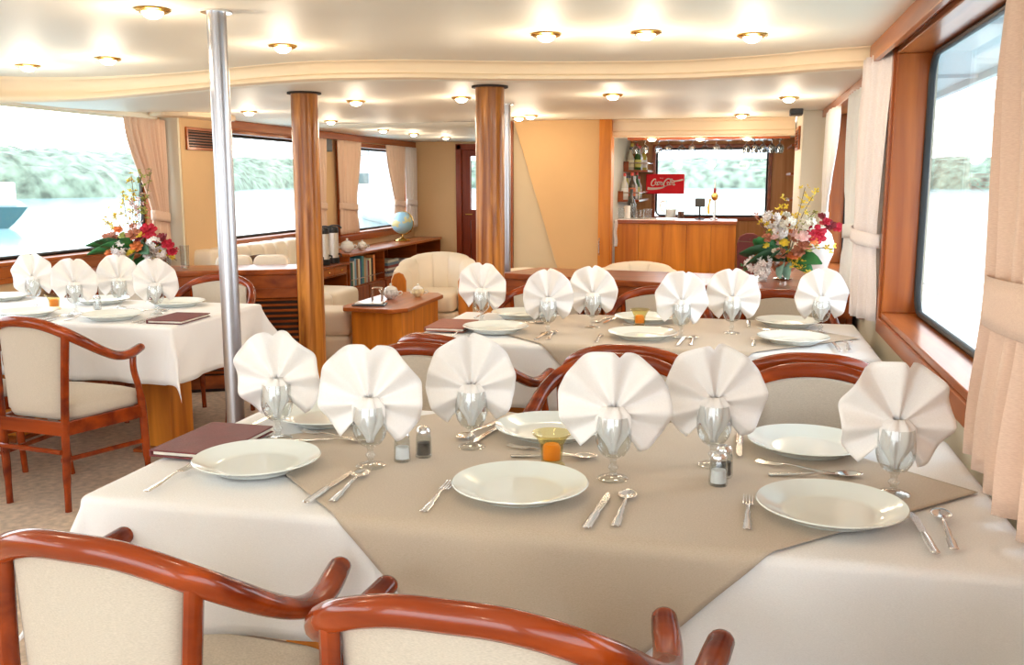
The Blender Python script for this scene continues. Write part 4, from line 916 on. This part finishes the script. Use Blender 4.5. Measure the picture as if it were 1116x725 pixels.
cushion(-.19, .19, -.19, .19, .22, .42).build('cushion', 'cream', ot, ang=80); cushion(-.20, .20, -.20, .20, .03, .235).build('base', 'cream', ot, ang=80); MB().box(-.15, .15, -.15, .15, 0, .05).build('plinth', 'dark', ot, smooth=False)

# coffee table
ct = empty('coffee_table', (-2.5, 6.8, FLOOR), 0, 'orange brown boxed coffee table with clipped corners', 'table')
def CT(p): return [(x+2.5, y-6.8) for x, y in p]
MB().prism(CT([(-2.74, 6.25), (-2.35, 6.22), (-2.27, 6.32), (-2.27, 7.15), (-2.35, 7.28), (-2.66, 7.28), (-2.76, 7.15), (-2.78, 6.34)]), .435, .465).build('tabletop', 'redwoody', ct, smooth=False, bevel=.006)
MB().prism(CT([(-2.70, 6.31), (-2.38, 6.285), (-2.33, 6.34), (-2.33, 6.62), (-2.70, 6.62)]), .0, .434).build('pedestal', 'teak', ct, smooth=False, bevel=.004)
MB().prism(CT([(-2.70, 6.93), (-2.33, 6.93), (-2.33, 7.2), (-2.40, 7.24), (-2.66, 7.24), (-2.70, 7.2)]), .0, .434).build('pedestal', 'teak', ct, smooth=False, bevel=.004)
MB().box(.155, .17, -.18, .13, .0, .434).build('side_panel', 'teak', ct, smooth=False)
zc_ = FLOOR+.466
tr = empty('napkin_tray', (-2.60, 6.42, zc_), radians(12), 'dark edged tray of white paper napkins with a steel holder on the coffee table', 'tray')
MB().box(-.12, .12, -.08, .08, 0, .010).build('tray', 'navy', tr, smooth=False, bevel=.003); MB().box(-.10, .10, -.065, .065, .011, .022).build('paper_napkins', 'china', tr, smooth=False, bevel=.003)
for s in (-1, 1): MB().sweep(crom([(.02, s*.025, .022), (.02, s*.025, .11), (.03, s*.025, .125), (.08, s*.025, .125), (.09, s*.025, .11), (.09, s*.025, .022)], 4), .004, None, 8).build('steel_loop', 'steel', tr)
def lidded(loc, s, mat, label, cat, name):
    g = empty(name, loc, 0, label, cat)
    MB().lathe([(0, 0), (.03*s, 0), (.034*s, .006*s), (.058*s, .03*s), (.062*s, .05*s), (.05*s, .072*s), (.046*s, .072*s), (0, .06*s)], 20).build('body', mat, g)
    MB().lathe([(.05*s, .073*s), (.045*s, .085*s), (.02*s, .098*s), (.006*s, .103*s), (.012*s, .115*s), (0, .122*s)], 16).build('lid', 'china', g)
    MB().sweep(crom([(.055*s, 0, .055*s), (.085*s, 0, .06*s), (.09*s, 0, .04*s), (.058*s, 0, .028*s)], 5), .005*s, None, 6).build('handle', 'china', g)
    MB().sweep(crom([(-.055*s, 0, .03*s), (-.08*s, 0, .045*s), (-.095*s, 0, .068*s)], 5), [.010*s]*4+[.007*s]*7, None, 8).build('spout', 'china', g)
    return g
M['floral'] = plain('floral_china', (.80, .78, .72), .25, var=.55, scale=50)
lidded((-2.58, 6.80, zc_), 1.0, 'floral', 'round white sugar bowl with floral pattern on the coffee table', 'bowl', 'sugar_bowl')
lidded((-2.42, 6.98, zc_), .85, plain('yellow_china', (.85, .68, .42), .25, var=.3, scale=40), 'small yellowish lidded pot on the right of the coffee table', 'teapot', 'small_teapot')

# ------------------------------------------------------------------ low bookcase, urns, globe
bc = empty('low_bookcase', (-4.0, 10.4, FLOOR), 0, 'long low red brown bookcase under the far left window', 'bookcase')
bc_top = .667-FLOOR
Yb0, Yb1 = 8.87, 11.95
f = MB(); f.box(-.198, .20, Yb0-10.4, Yb1-10.4, bc_top-.03, bc_top); f.build('top', 'redwoody', bc, smooth=False, bevel=.006)
f = MB(); f.box(-.198, -.18, Yb0-10.4+.02, Yb1-10.4-.02, 0, bc_top-.03); f.box(-.18, .18, Yb0-10.4+.02, Yb1-10.4-.02, .27, .29); f.box(-.18, .18, Yb0-10.4+.02, Yb1-10.4-.02, 0, .03)
divs = [Yb0+.02, 9.86, 10.95, Yb1-.04]
for y in divs: f.box(-.18, .185, y-10.4, y-10.4+.022, .03, bc_top-.03)
f.build('carcass', 'redwood', bc, smooth=False)
for k in range(6):
    y0 = Yb0+.05+k*.49; MB().box(.172, .19, y0-10.4, y0-10.4+.47, .035, .268).build('door', 'redwoodz', bc, smooth=False, bevel=.004)
MB().sweep([(.185, Yb0+.05-10.4, .36), (.185, 9.84-10.4, .36)], .005, None, 8).build('fiddle_rail', 'steel', bc)
MB().sweep([(.185, 9.89-10.4, .36), (.185, 10.93-10.4, .36)], .005, None, 8).build('fiddle_rail', 'steel', bc)
bcols = [('navy', (.05, .09, .22)), ('dark green', (.05, .16, .10)), ('white', (.75, .74, .70)), ('sky blue', (.22, .42, .60)), ('brown', (.25, .12, .06)), ('cream', (.78, .68, .48)), ('dark blue', (.04, .12, .30)), ('teal', (.08, .30, .32)), ('tan', (.55, .36, .2)), ('grey', (.42, .42, .42)), ('maroon', (.25, .04, .05)), ('pale yellow', (.80, .72, .45)), ('black', (.03, .03, .03)), ('orange', (.72, .26, .07))]
ords = ['first', 'second', 'third', 'fourth', 'fifth', 'sixth', 'seventh', 'eighth', 'ninth', 'tenth', 'eleventh', 'twelfth', 'thirteenth', 'fourteenth']
y = 8.925; zb = FLOOR+.2905
for k, (nm, c) in enumerate(bcols):
    th = R.uniform(.038, .056); h = R.uniform(.225, .29); d = .2
    g = empty('book', (-3.93, y+th/2, zb), 0, '%s book, %s from the near end of the bookcase row' % (nm, ords[k]), 'book', 'books in the low bookcase')
    m = MB(); m.box(-d/2, d/2, -th/2, -th/2+.004, 0, h); m.box(-d/2, d/2, th/2-.004, th/2, 0, h); m.box(d/2-.005, d/2, -th/2, th/2, 0, h); m.build('cover', plain('book_'+nm.replace(' ', '_'), c, .5), g, smooth=False, bevel=.001)
    MB().box(-d/2+.004, d/2-.006, -th/2+.0045, th/2-.0045, .004, h-.005).build('pages', 'cream2', g, smooth=False)
    y += th+.003
for k in range(6):
    z = zb+k*.030; c = [(.5, .5, .52), (.12, .14, .2), (.72, .7, .66), (.3, .08, .08), (.15, .25, .35), (.6, .58, .5)][k]
    tag(MB().box(-.10, .10, -.17, .17, 0, .028).build('magazine', plain('magazine_%d' % k, c, .5), smooth=False, bevel=.002, loc=(-3.94, 10.22+.01*(k % 2), z)), '%s magazine lying in the stack beside the books, %s from the bottom' % (['grey', 'dark', 'white', 'red', 'blue', 'beige'][k], ords[k]), 'magazine', 'stacked magazines')
for k in range(5):
    z = zb+k*.030; c = [(.35, .36, .40), (.55, .53, .5), (.1, .12, .15), (.4, .3, .2), (.6, .6, .62)][k]
    tag(MB().box(-.10, .10, -.15, .15, 0, .028).build('magazine', plain('magazine_b%d' % k, c, .5), smooth=False, bevel=.002, loc=(-3.94, 10.70, z)), '%s magazine in the right hand stack of the bookcase, %s from the bottom' % (['slate', 'light grey', 'black', 'brown', 'pale'][k], ords[k]), 'magazine', 'stacked magazines')
for k in range(3):
    g = MB().box(-.09, .09, -.10-.02*k, .10+.02*k, 0, .05); tag(g.build('game_box', plain('box_%d' % k, [(.1, .1, .16), (.45, .4, .36), (.2, .08, .1)][k], .5), smooth=False, bevel=.003, loc=(-3.95, 11.3, zb+.0515*k)), '%s box in the far cubby of the bookcase, %s from the bottom' % (['dark', 'beige', 'maroon'][k], ords[k]), 'box', 'boxes in the bookcase')
# globe
gl = empty('desk_globe', (-3.99, 10.95, FLOOR+bc_top+.001), 0, 'blue desk globe on a gold stand on the bookcase', 'globe')
MB().lathe([(0, 0), (.10, 0), (.105, .01), (.09, .022), (.03, .035), (.015, .05), (.014, .085), (0, .085)], 24).build('stand', 'brass', gl)
MB().ball((0, 0, .225), .135, 28, 18).build('ball', 'globe', gl)
MB().sweep([(sin(radians(a))*.145, 0, .225-cos(radians(a))*.145) for a in range(-5, 181, 10)], .005, .009, 8, up=(0, 1, 0)).build('meridian_arm', 'brass', gl)
# stepped stand with urns
ss = empty('urn_stand', (-3.99, 8.53, FLOOR), 0, 'low red brown stand with a drawer under the coffee urns', 'cabinet'); hz = .59-FLOOR
f = MB(); f.box(-.19, .19, -.325, .325, hz-.025, hz); f.box(-.19, .17, -.32, -.30, 0, hz-.025); f.box(-.19, .17, .30, .32, 0, hz-.025); f.box(-.19, -.17, -.30, .30, 0, hz-.025); f.box(-.17, .17, -.30, .30, hz-.12, hz-.105); f.box(-.17, .17, -.30, .30, .18, .20); f.build('body', 'redwood', ss, smooth=False, bevel=.003)
for k in range(2):
    d = MB().box(.155, .175, -.297+k*.30, -.005+k*.30, hz-.102, hz-.03).build('drawer', 'redwoody', ss, smooth=False, bevel=.003); MB().ball((.185, -.15+k*.30, hz-.066), .010, 8, 6).build('knob', 'brass', d)
for k in range(3): tag(MB().box(-.12, .12, -.13, .13, 0, .022).build('magazine', plain('magazine_c%d' % k, (.75-.1*k, .73-.1*k, .7-.1*k), .5), smooth=False, bevel=.002, loc=(-3.97, 8.62, FLOOR+.201+k*.0235)), 'pale magazine on the shelf of the urn stand, %s from the bottom' % ords[k], 'magazine', 'stacked magazines')
def urn():
    g = empty('coffee_urn', (0, 0, 0), 0, 'x', 'urn')
    MB().lathe([(0, .0), (.080, .0), (.083, .01), (.083, .05), (.076, .055)], 24).build('base', 'black', g)
    MB().lathe([(.075, .055), (.075, .30), (.070, .305)], 24).build('body', plain('urn_shell', (.82, .80, .78), .3, .6), g)
    MB().lathe([(.077, .30), (.079, .325), (.072, .352), (.05, .36), (0, .362)], 24).build('lid', 'black', g)
    MB().sweep(crom([(-.02, 0, .36), (.03, 0, .372), (.09, 0, .366), (.115, 0, .345)], 4), .014, .008, 8).build('pump_lever', 'black', g)
    MB().sweep([(.078, 0, .09), (.105, 0, .085), (.105, 0, .06)], .009, None, 8).build('tap', 'black', g)
    return g
URN = Proto(urn())
for k, (y, nm) in enumerate(((8.30, 'nearest of three'), (8.50, 'middle of three'), (8.72, 'farthest of three, next to the bookcase'))): URN.put((-3.93, y, .591), 0, 'silver coffee urn with black lid, '+nm, 'coffee urns')
lidded((-3.93, 9.12, FLOOR+bc_top+.001), 1.2, 'china', 'white teapot on the near end of the bookcase', 'teapot', 'white_teapot')
lidded((-3.90, 9.45, FLOOR+bc_top+.001), .9, 'floral', 'small floral sugar pot between teapot and globe', 'bowl', 'sugar_bowl')

# ------------------------------------------------------------------ bar
bar = empty('bar_counter', (-.52, 8.4, FLOOR), 0, 'orange teak bar counter with a panelled front', 'bar')
f = MB(); hb = 1.065-FLOOR
for k in range(5): f.box(-.51+k*.204+.001, -.51+(k+1)*.204-.001, -.24, -.215, 0.0, hb-.03)
f.build('front_panels', 'teak', bar, smooth=False, bevel=.002)
MB().box(-.51, .50, -.214, .20, 0, hb-.032).build('carcass', 'redwood', bar, smooth=False)
MB().box(-.515, .515, -.26, .215, hb-.03, hb).build('countertop', 'redwood', bar, smooth=False, bevel=.006)
MB().box(-.51, .0, -.20, .205, hb+.0005, hb+.008).build('white_worktop', 'china', bar, smooth=False)
zb_ = 1.0655+.009; zr = 1.066
tw = MB(); tw.grid(lambda u, v: (-1.02+.03*(u-.5)*(1-.2*v)+.004*sin(9*v), 8.128-.006*sin(u*7), .84+v*.23), 6, 14)
tag(tw.build('bar_towel', 'napkin', solid=.004), 'narrow white towel hanging at the left end of the bar front', 'towel')
# shelves in the left corner
def bar_shelf(z, y0, label, x1):
    g = empty('bottle_shelf', (-1.10, y0, z), 0, label, 'shelf')
    MB().box(.001, x1, 0, 9.895-y0, 0, .018).build('board', 'redwood', g, smooth=False)
    MB().box(.001, .05, -.012, -.001, 0, .10).build('end_panel', 'redwood', g, smooth=False)
    m = MB(); m.sweep([(x1-.004, .0, .085), (x1-.004, 9.89-y0, .085)], .006, None, 8); m.sweep([(.05, -.004, .085), (x1-.004, 0.0, .085)], .006, None, 8); m.build('guard_rail', 'steel', g)
    m = MB(); m.sweep([(x1-.004, .0, .02), (x1-.004, 0, .085)], .005, None, 6); m.build('rail_post', 'steel', g)
bar_shelf(1.485, 9.30, 'upper corner bottle shelf with a steel guard rail behind the bar', .235)
bar_shelf(1.205, 8.90, 'lower corner bottle shelf with a steel guard rail behind the bar', .20)
bprof = [(0, 0), (.032, 0), (.034, .004), (.034, .13), (.030, .15), (.014, .185), (.012, .235), (.0135, .236), (.0135, .25), (0, .25)]
def bottle(loc, col, capc, lab, s, glassy, label):
    g = empty('liquor_bottle', loc, 0, label, 'bottle', 'bottles behind the bar')
    pr = [(r*s[0], z*s[1]) for r, z in bprof[:7]]+[(0, .235*s[1])]
    MB().lathe(pr, 16).build('body', glassy if glassy else plain('bottle_glass', col, .12, coat=.3), g)
    MB().lathe([(.0145*s[0], .222*s[1]), (.0145*s[0], .252*s[1]), (0, .253*s[1])], 12).build('cap', plain('bottle_cap', capc, .4), g)
    MB().lathe([(.0348*s[0], .03*s[1]), (.0348*s[0], .11*s[1])], 16).build('paper_label', plain('bottle_label', lab, .6), g)
bl = [((.55, .5, .4), (.05, .05, .05), (.8, .72, .5), 'clear'), ((.05, .14, .04), (.8, .1, .1), (.75, .72, .2), 'green'), ((.30, .12, .02), (.7, .55, .1), (.8, .78, .7), 'amber'), ((.7, .7, .68), (.75, .08, .06), (.85, .85, .85), 'white'), ((.08, .05, .03), (.8, .1, .08), (.7, .2, .1), 'dark'), ((.55, .48, .1), (.1, .1, .1), (.8, .8, .75), 'yellow'), ((.72, .74, .75), (.6, .6, .62), (.82, .82, .84), 'pale')]
for k in range(7):
    c, cp, lb, nm = bl[k]; bottle((-1.045+.065*(k % 2)+.03*(k//4), 9.40+.072*k, 1.504), c, cp, lb, (1.0, R.uniform(.88, 1.05)), None, '%s bottle on the upper bar shelf, %s from the near end' % (nm, ords[k]))
for k in range(8):
    c, cp, lb, nm = bl[(k+3) % 7]; bottle((-1.05+.06*(k % 2), 9.0+.10*k, 1.224), c, cp, lb, (1.0, R.uniform(.85, 1.05)), None, '%s bottle on the lower bar shelf, %s from the near end' % (nm, ords[k]))
bottle((-.93, 9.25-.75, zb_), (.02, .02, .02), (.02, .02, .02), (.05, .04, .04), (1.05, 1.0), None, 'black bottle standing on the bar counter below the sign')
# things standing on the counter
def jar(loc, r, h, mat, label, cat, name, g=None):
    m = MB().lathe([(0, 0), (r*.92, 0), (r, .006), (r, h), (r*.94, h), (r*.93, .008), (0, .008)], 20)
    return tag(m.build(name, mat, loc=loc), label, cat, g)
jar((-.99, 8.27, zb_), .028, .09, 'glass', 'clear jar at the far left of the bar counter', 'jar', 'glass_jar')
jar((-.945, 8.33, zb_), .026, .11, plain('white_box', (.85, .82, .8), .5), 'white canister near the left end of the bar counter', 'canister', 'white_canister')
jar((-.885, 8.26, zb_), .024, .13, 'glass', 'tall clear glass left on the bar counter', 'glass', 'tall_glass')
jar((-.83, 8.34, zb_), .035, .075, 'glass', 'short clear tumbler on the bar counter left of the sign', 'glass', 'short_tumbler')
jar((-.765, 8.30, zb_), .035, .085, 'glass', 'clear beaker below the left end of the sign', 'glass', 'glass_beaker')
pt_ = empty('water_pitcher', (-.565, 8.30, zb_), 0, 'clear glass pitcher with a handle under the sign', 'pitcher')
MB().lathe([(0, 0), (.042, 0), (.046, .006), (.05, .10), (.044, .15), (.048, .165), (.045, .165), (.041, .15), (.046, .10), (.042, .01), (0, .009)], 20).build('body', 'glass', pt_)
MB().lathe([(0, .011), (.0405, .011), (.0435, .08), (0, .085)], 20).build('iced_water', plain('ice', (.85, .88, .9), .3), pt_)
MB().sweep(crom([(-.045, 0, .15), (-.085, 0, .145), (-.088, 0, .09), (-.047, 0, .05)], 6), .007, None, 8).build('handle', 'china', pt_)
g = empty('soda_glass', (-.475, 8.24, zr+.0085), 0, 'short glass of dark brown drink on the bar counter', 'glass')
MB().lathe([(0, 0), (.026, 0), (.028, .004), (.030, .085), (.028, .085), (.026, .008), (0, .007)], 18).build('tumbler', 'glass', g); MB().lathe([(0, .0085), (.0255, .0085), (.027, .065), (0, .066)], 18).build('drink', plain('dark_cola', (.10, .025, .01), .15), g)
bt = empty('beer_tap', (-.20, 8.40, zr), 0, 'slim tap tower with a small yellow figure on the bar counter', 'tap')
MB().lathe([(0, 0), (.035, 0), (.035, .01), (.012, .016), (.011, .20), (.006, .26), (.004, .34), (0, .34)], 16).build('tower', 'steel', bt); MB().ball((0, -.02, .20), (.03, .026, .035), 14, 10).build('medallion', 'brass', bt); MB().sweep([(-.035, -.02, .18), (-.05, -.03, .11), (-.045, -.03, .05)], [.012, .016, .006], .010, 8).build('yellow_figure', 'fyellow', bt); MB().sweep([(0, 0, .22), (0, 0, .27)], .014, .012, 8).build('handle', 'fmaroon', bt)
cs = empty('card_reader', (-.325, 8.45, zr), radians(8), 'black angled screen on a stand on the bar counter', 'screen')
MB().box(-.04, .04, -.03, .03, 0, .008).build('foot', 'black', cs, smooth=False); MB().sweep([(0, 0, .008), (0, .01, .11)], .008, None, 8).build('stem', 'black', cs); MB().cbox((0, 0, .145), (.085, .014, .075), 0, radians(-12)).build('display', 'black', cs, smooth=False, bevel=.003)
# red drinks sign
sg = empty('drinks_sign', (-.735, 9.845, 1.268), 0, 'red soft drink sign with white script lettering behind the bar', 'sign')
SW, SHh = .385, .20
MB().box(-SW/2, SW/2, -.02, .02, 0, SHh).build('panel', 'red', sg, smooth=False, bevel=.004)
def sgn(px, py): return (-SW/2+(px-185)/530*SW, SHh-(py-262)/318*SHh)
def stroke(m, pts_, wd, k=6):
    pp = crom([sgn(*p)+(0,) for p in pts_], k); n = len(pp); vs_, fs_ = [], []
    for i, p in enumerate(pp):
        d = (pp[min(i+1, n-1)]-pp[max(i-1, 0)]).normalized(); nn_ = Vector((-d.y, d.x, 0)); ww = wd(i/(n-1)) if callable(wd) else wd; ww *= SW/530/2
        for q in (p+nn_*ww, p-nn_*ww): vs_ += [(q.x, -.0206, q.y), (q.x, -.0222, q.y)]
    for i in range(n-1):
        a = i*4; b_ = a+4; fs_ += [(a+1, a+3, b_+3, b_+1), (a, a+1, b_+1, b_), (a+2, b_+2, b_+3, a+3)]
    m.add(vs_, fs_)
def ell(cx, cy, rx, ry, sl, n=12): return [(cx+rx*cos(2*pi*k/n)-sl*ry*sin(2*pi*k/n), cy+ry*sin(2*pi*k/n)) for k in range(n+1)]
m = MB(); W = 11
stroke(m, [(322, 362), (316, 344), (298, 346), (274, 372), (258, 412), (264, 444), (288, 448), (312, 428)], lambda t_: 8+9*sin(pi*t_))
stroke(m, ell(330, 412, 15, 26, -.35), W, 3); stroke(m, [(372, 396), (360, 388), (346, 402), (341, 426), (352, 438), (370, 424)], W)
stroke(m, ell(394, 412, 14, 25, -.35), W, 3); stroke(m, [(412, 388), (402, 420), (406, 438), (420, 428)], W)
stroke(m, [(416, 410), (440, 406)], 10)
stroke(m, [(520, 372), (520, 346), (494, 338), (462, 358), (434, 404), (432, 440), (452, 456), (484, 440)], lambda t_: 9+10*sin(pi*t_))
stroke(m, ell(496, 414, 15, 26, -.35), W, 3)
stroke(m, [(512, 432), (530, 392), (548, 352), (542, 340), (528, 360), (520, 404), (522, 436), (536, 428)], W)
stroke(m, ell(560, 414, 14, 25, -.35), W, 3); stroke(m, [(584, 384), (572, 420), (576, 440), (594, 428)], W)
m.build('script_lettering', 'signink', sg, smooth=False)
m = MB(); stroke(m, [(206, 492), (260, 498), (330, 496), (400, 484), (450, 462), (490, 440)], lambda t_: 34*(1-t_)**.7+5); stroke(m, [(470, 352), (510, 338), (545, 352), (575, 374), (620, 372), (700, 352)], lambda t_: 5+17*sm(t_)); m.build('swoosh', 'signink', sg, smooth=False)
tx = bpy.data.curves.new('small_line_text', 'FONT'); tx.body = 'Enjoy'; tx.size = .016; tx.align_x = 'CENTER'; tx.extrude = .0008; t0_ = bpy.data.objects.new('small_line_text', tx); COL.objects.link(t0_); bpy.context.view_layer.update(); me_ = bpy.data.meshes.new_from_object(t0_); bpy.data.objects.remove(t0_); me_.materials.clear(); me_.materials.append(M['signink']); to = bpy.data.objects.new('small_line', me_); COL.objects.link(to); to.parent = sg
xx, zz = sgn(400, 336); to.location = (xx, -.0214, zz); to.rotation_euler = (radians(90), 0, 0)
# hanging wine glasses on rails
hw = MB().lathe([(.030, 0), (.030, -.003), (.004, -.008), (.0035, -.035), (.012, -.042), (.029, -.058), (.034, -.080), (.027, -.115), (.026, -.115), (.032, -.080), (.028, -.059), (0, -.045)], 18)
HG = Proto(tag(hw.build('hanging_glass', 'glassdim', ang=60), 'x', 'glass'))
rk = MB()
for y in (8.32, 8.50): rk.box(-.95, .40, y-.035, y-.015, 1.748, 1.775-(8.5-y)*.03).box(-.95, .40, y+.015, y+.035, 1.748, 1.775-(8.5-y)*.03)
rkk = tag(rk.build('glass_rack', 'redwood', smooth=False), 'dark wooden stemware rack under the bar ceiling', 'rack')
for k in range(9): HG.put((-.90+k*.10, 8.32+(.0 if k % 2 else .18), 1.747), .3*k, 'stemmed glass hanging upside down over the bar, %s from the left' % ords[k], 'glasses hanging over the bar')
for k in range(10): HG.put((.05+.068*(k//2), 8.32+.18*(k % 2), 1.747), .3*k, 'stemmed glass in the crowded right end of the rack, %s row, %s from the left' % (('front', 'back')[k % 2], ords[k//2]), 'glasses hanging over the bar')
# maroon stool behind the flowers
st = empty('bar_stool', (.10, 7.75, FLOOR), 0, 'maroon padded bar stool between the bar end and the flowers', 'stool')
MB().prismy([(-.09, .62), (.09, .62), (.10, .86), (.08, .92), (.03, .945), (-.03, .945), (-.08, .92), (-.10, .86)], .12, .16).build('backrest', 'leather', st, smooth=False, bevel=.012)
cushion(-.14, .14, -.14, .14, .60, .66).build('seat', 'leather', st, ang=80)
for sx_ in (-1, 1):
    for sy_ in (-1, 1): MB().sweep([(sx_*.14, sy_*.14, 0), (sx_*.11, sy_*.11, .60)], .012, None, 8).build('leg', 'redwoodz', st)
# shelf unit at the right of the bar
su = empty('wall_shelf_unit', (.50, 9.2, 1.0), 0, 'narrow wooden shelf unit at the right end of the bar', 'shelf')
f = MB(); f.box(.10, .119, -.4, .4, 0, .72)
for z in (0, .22, .45, .70): f.box(-.06, .10, -.4, .4, z, z+.02)
f.build('frame', 'redwoodz', su, smooth=False)

# ------------------------------------------------------------------ outside
sea = MB(); sea.add([(-900, -300, -1.5), (900, -300, -1.5), (900, 1500, -1.5), (-900, 1500, -1.5)], [(0, 1, 2, 3)])
tag(sea.build('sea', 'sea', smooth=False), 'calm pale sea outside the windows', 'sea', kind='stuff')
shore = crom([(-220, 20, 0), (-150, 90, 0), (-110, 140, 0), (-125, 210, 0), (-170, 330, 0), (-120, 390, 0), (-20, 400, 0), (60, 380, 0), (130, 330, 0), (170, 260, 0)], 30)
n_s = len(shore)
def hill(u, v):
    i = min(n_s-1, int(round(u*(n_s-1)))); p = shore[i]; d = (shore[min(n_s-1, i+1)]-shore[max(0, i-1)]).normalized(); nn_ = Vector((-d.y, d.x, 0))
    if nn_.dot(p) < 0: nn_ = -nn_
    dist = p.length; hh = 5.0+dist*.012
    back = v*45
    z = -1.5+hh*math.sqrt(min(1, v*3.0))*(1.0+.25*v)
    q = p+nn_*back
    nz_ = noise.noise(Vector((q.x*.09, q.y*.09, v*6)))*1.8+noise.noise(Vector((q.x*.35, q.y*.35, z*.6)))*1.0
    return (q.x+nz_*.8, q.y-nz_*.8, z+(nz_ if v > .02 else 0)*.9)
hm = MB(); hm.grid(hill, n_s-1, 26)
tag(hm.build('mangrove_shore', 'forest', ang=180), 'low green wooded shore across the water', 'shore', kind='stuff')
def hull(L, Wd, H, n=14):
    m = MB()
    def fn(u, v):
        x = (u-.5)*L; wv = Wd/2*(1-abs(2*u-1)**3*.0)*(math.sqrt(max(0, 1-max(0, (u-.55)/.45)**2))) ; a = (v-.5)*2
        z = H*(abs(a)**2.2)+(u-.5)*H*.25*(abs(a)); return (x, wv*a*(.55+.45*abs(a)), z)
    m.grid(fn, n, 10); m.f.append(tuple(range(11)))
    m.add([fn(i/n, 0) for i in range(n+1)]+[fn(i/n, 1) for i in range(n+1)], [(i, i+1, n+2+i, n+1+i) for i in range(n)])
    return m
tb = empty('fishing_boat', (-47.3, 52.6, -1.6), radians(134), 'teal fishing boat on the water beyond the left window', 'boat')
hull(10, 3.2, 1.6).build('hull', 'teal', tb)
MB().box(-3.2, .6, -1.1, 1.1, 1.3, 2.9).build('cabin', 'bwhite', tb, smooth=False, bevel=.1); MB().box(-2.8, .3, -1.12, 1.12, 2.0, 2.6).build('cabin_windows', 'navy', tb, smooth=False)
MB().sweep([(1.6, 0, 1.2), (1.6, 0, 5.6)], .07, None, 8).build('mast', 'bwhite', tb); MB().sweep([(1.6, 0, 5.4), (4.8, 0, 1.9)], .03, None, 6).build('stay', 'bwhite', tb)
sp = empty('white_yacht', (-25.2, 64.5, -1.7), radians(122), 'white motor yacht moored beyond the far left window', 'boat')
hull(16, 4.6, 2.4).build('hull', 'bwhite', sp); MB().box(-6.5, 3.5, -1.8, 1.8, 2.0, 4.2).build('cabin', 'bwhite', sp, smooth=False, bevel=.15); MB().box(-6.0, 3.0, -1.83, 1.83, 2.9, 3.6).build('cabin_windows', 'navy', sp, smooth=False); MB().box(-5, 1.5, -1.5, 1.5, 4.2, 5.8).build('upper_deck', 'bwhite', sp, smooth=False, bevel=.15); MB().box(-4.6, 1.1, -1.53, 1.53, 4.8, 5.4).build('bridge_windows', 'navy', sp, smooth=False)
# overhang and rail along the right side deck
oh = empty('deck_overhang', (1.25, 4.0, 1.98), 0, 'white deck overhang seen through the top of the right window', 'overhang')
MB().box(-.45, .05, -6, 7.0, .02, .06).build('soffit', 'awning', oh, smooth=False); MB().box(.05, .09, -6, 7.0, -.02, .08).build('edge_beam', 'awning', oh, smooth=False)
for y in range(-6, 8, 2): MB().box(-.45, .05, y-.02, y+.02, .0, .02).build('rib', 'awning', oh, smooth=False)
rl = empty('deck_rail', (1.55, 4.0, -.25), 0, 'pale metal guard rail outside the right window', 'rail')
for z in (.80, .50): MB().sweep([(0, -5, z), (0, 8.5, z)], .014, None, 8).build('rail_bar', 'bwhite', rl)
for k in range(10): MB().sweep([(0, -4.8+k*1.45, 0), (0, -4.8+k*1.45, .80)], .013, None, 8).build('stanchion', 'bwhite', rl)
struct('trim_13', MB().box(.76, 1.7, -4, 13, -.35, -.25), 'awning', 'side deck outside the right windows', smooth=False)
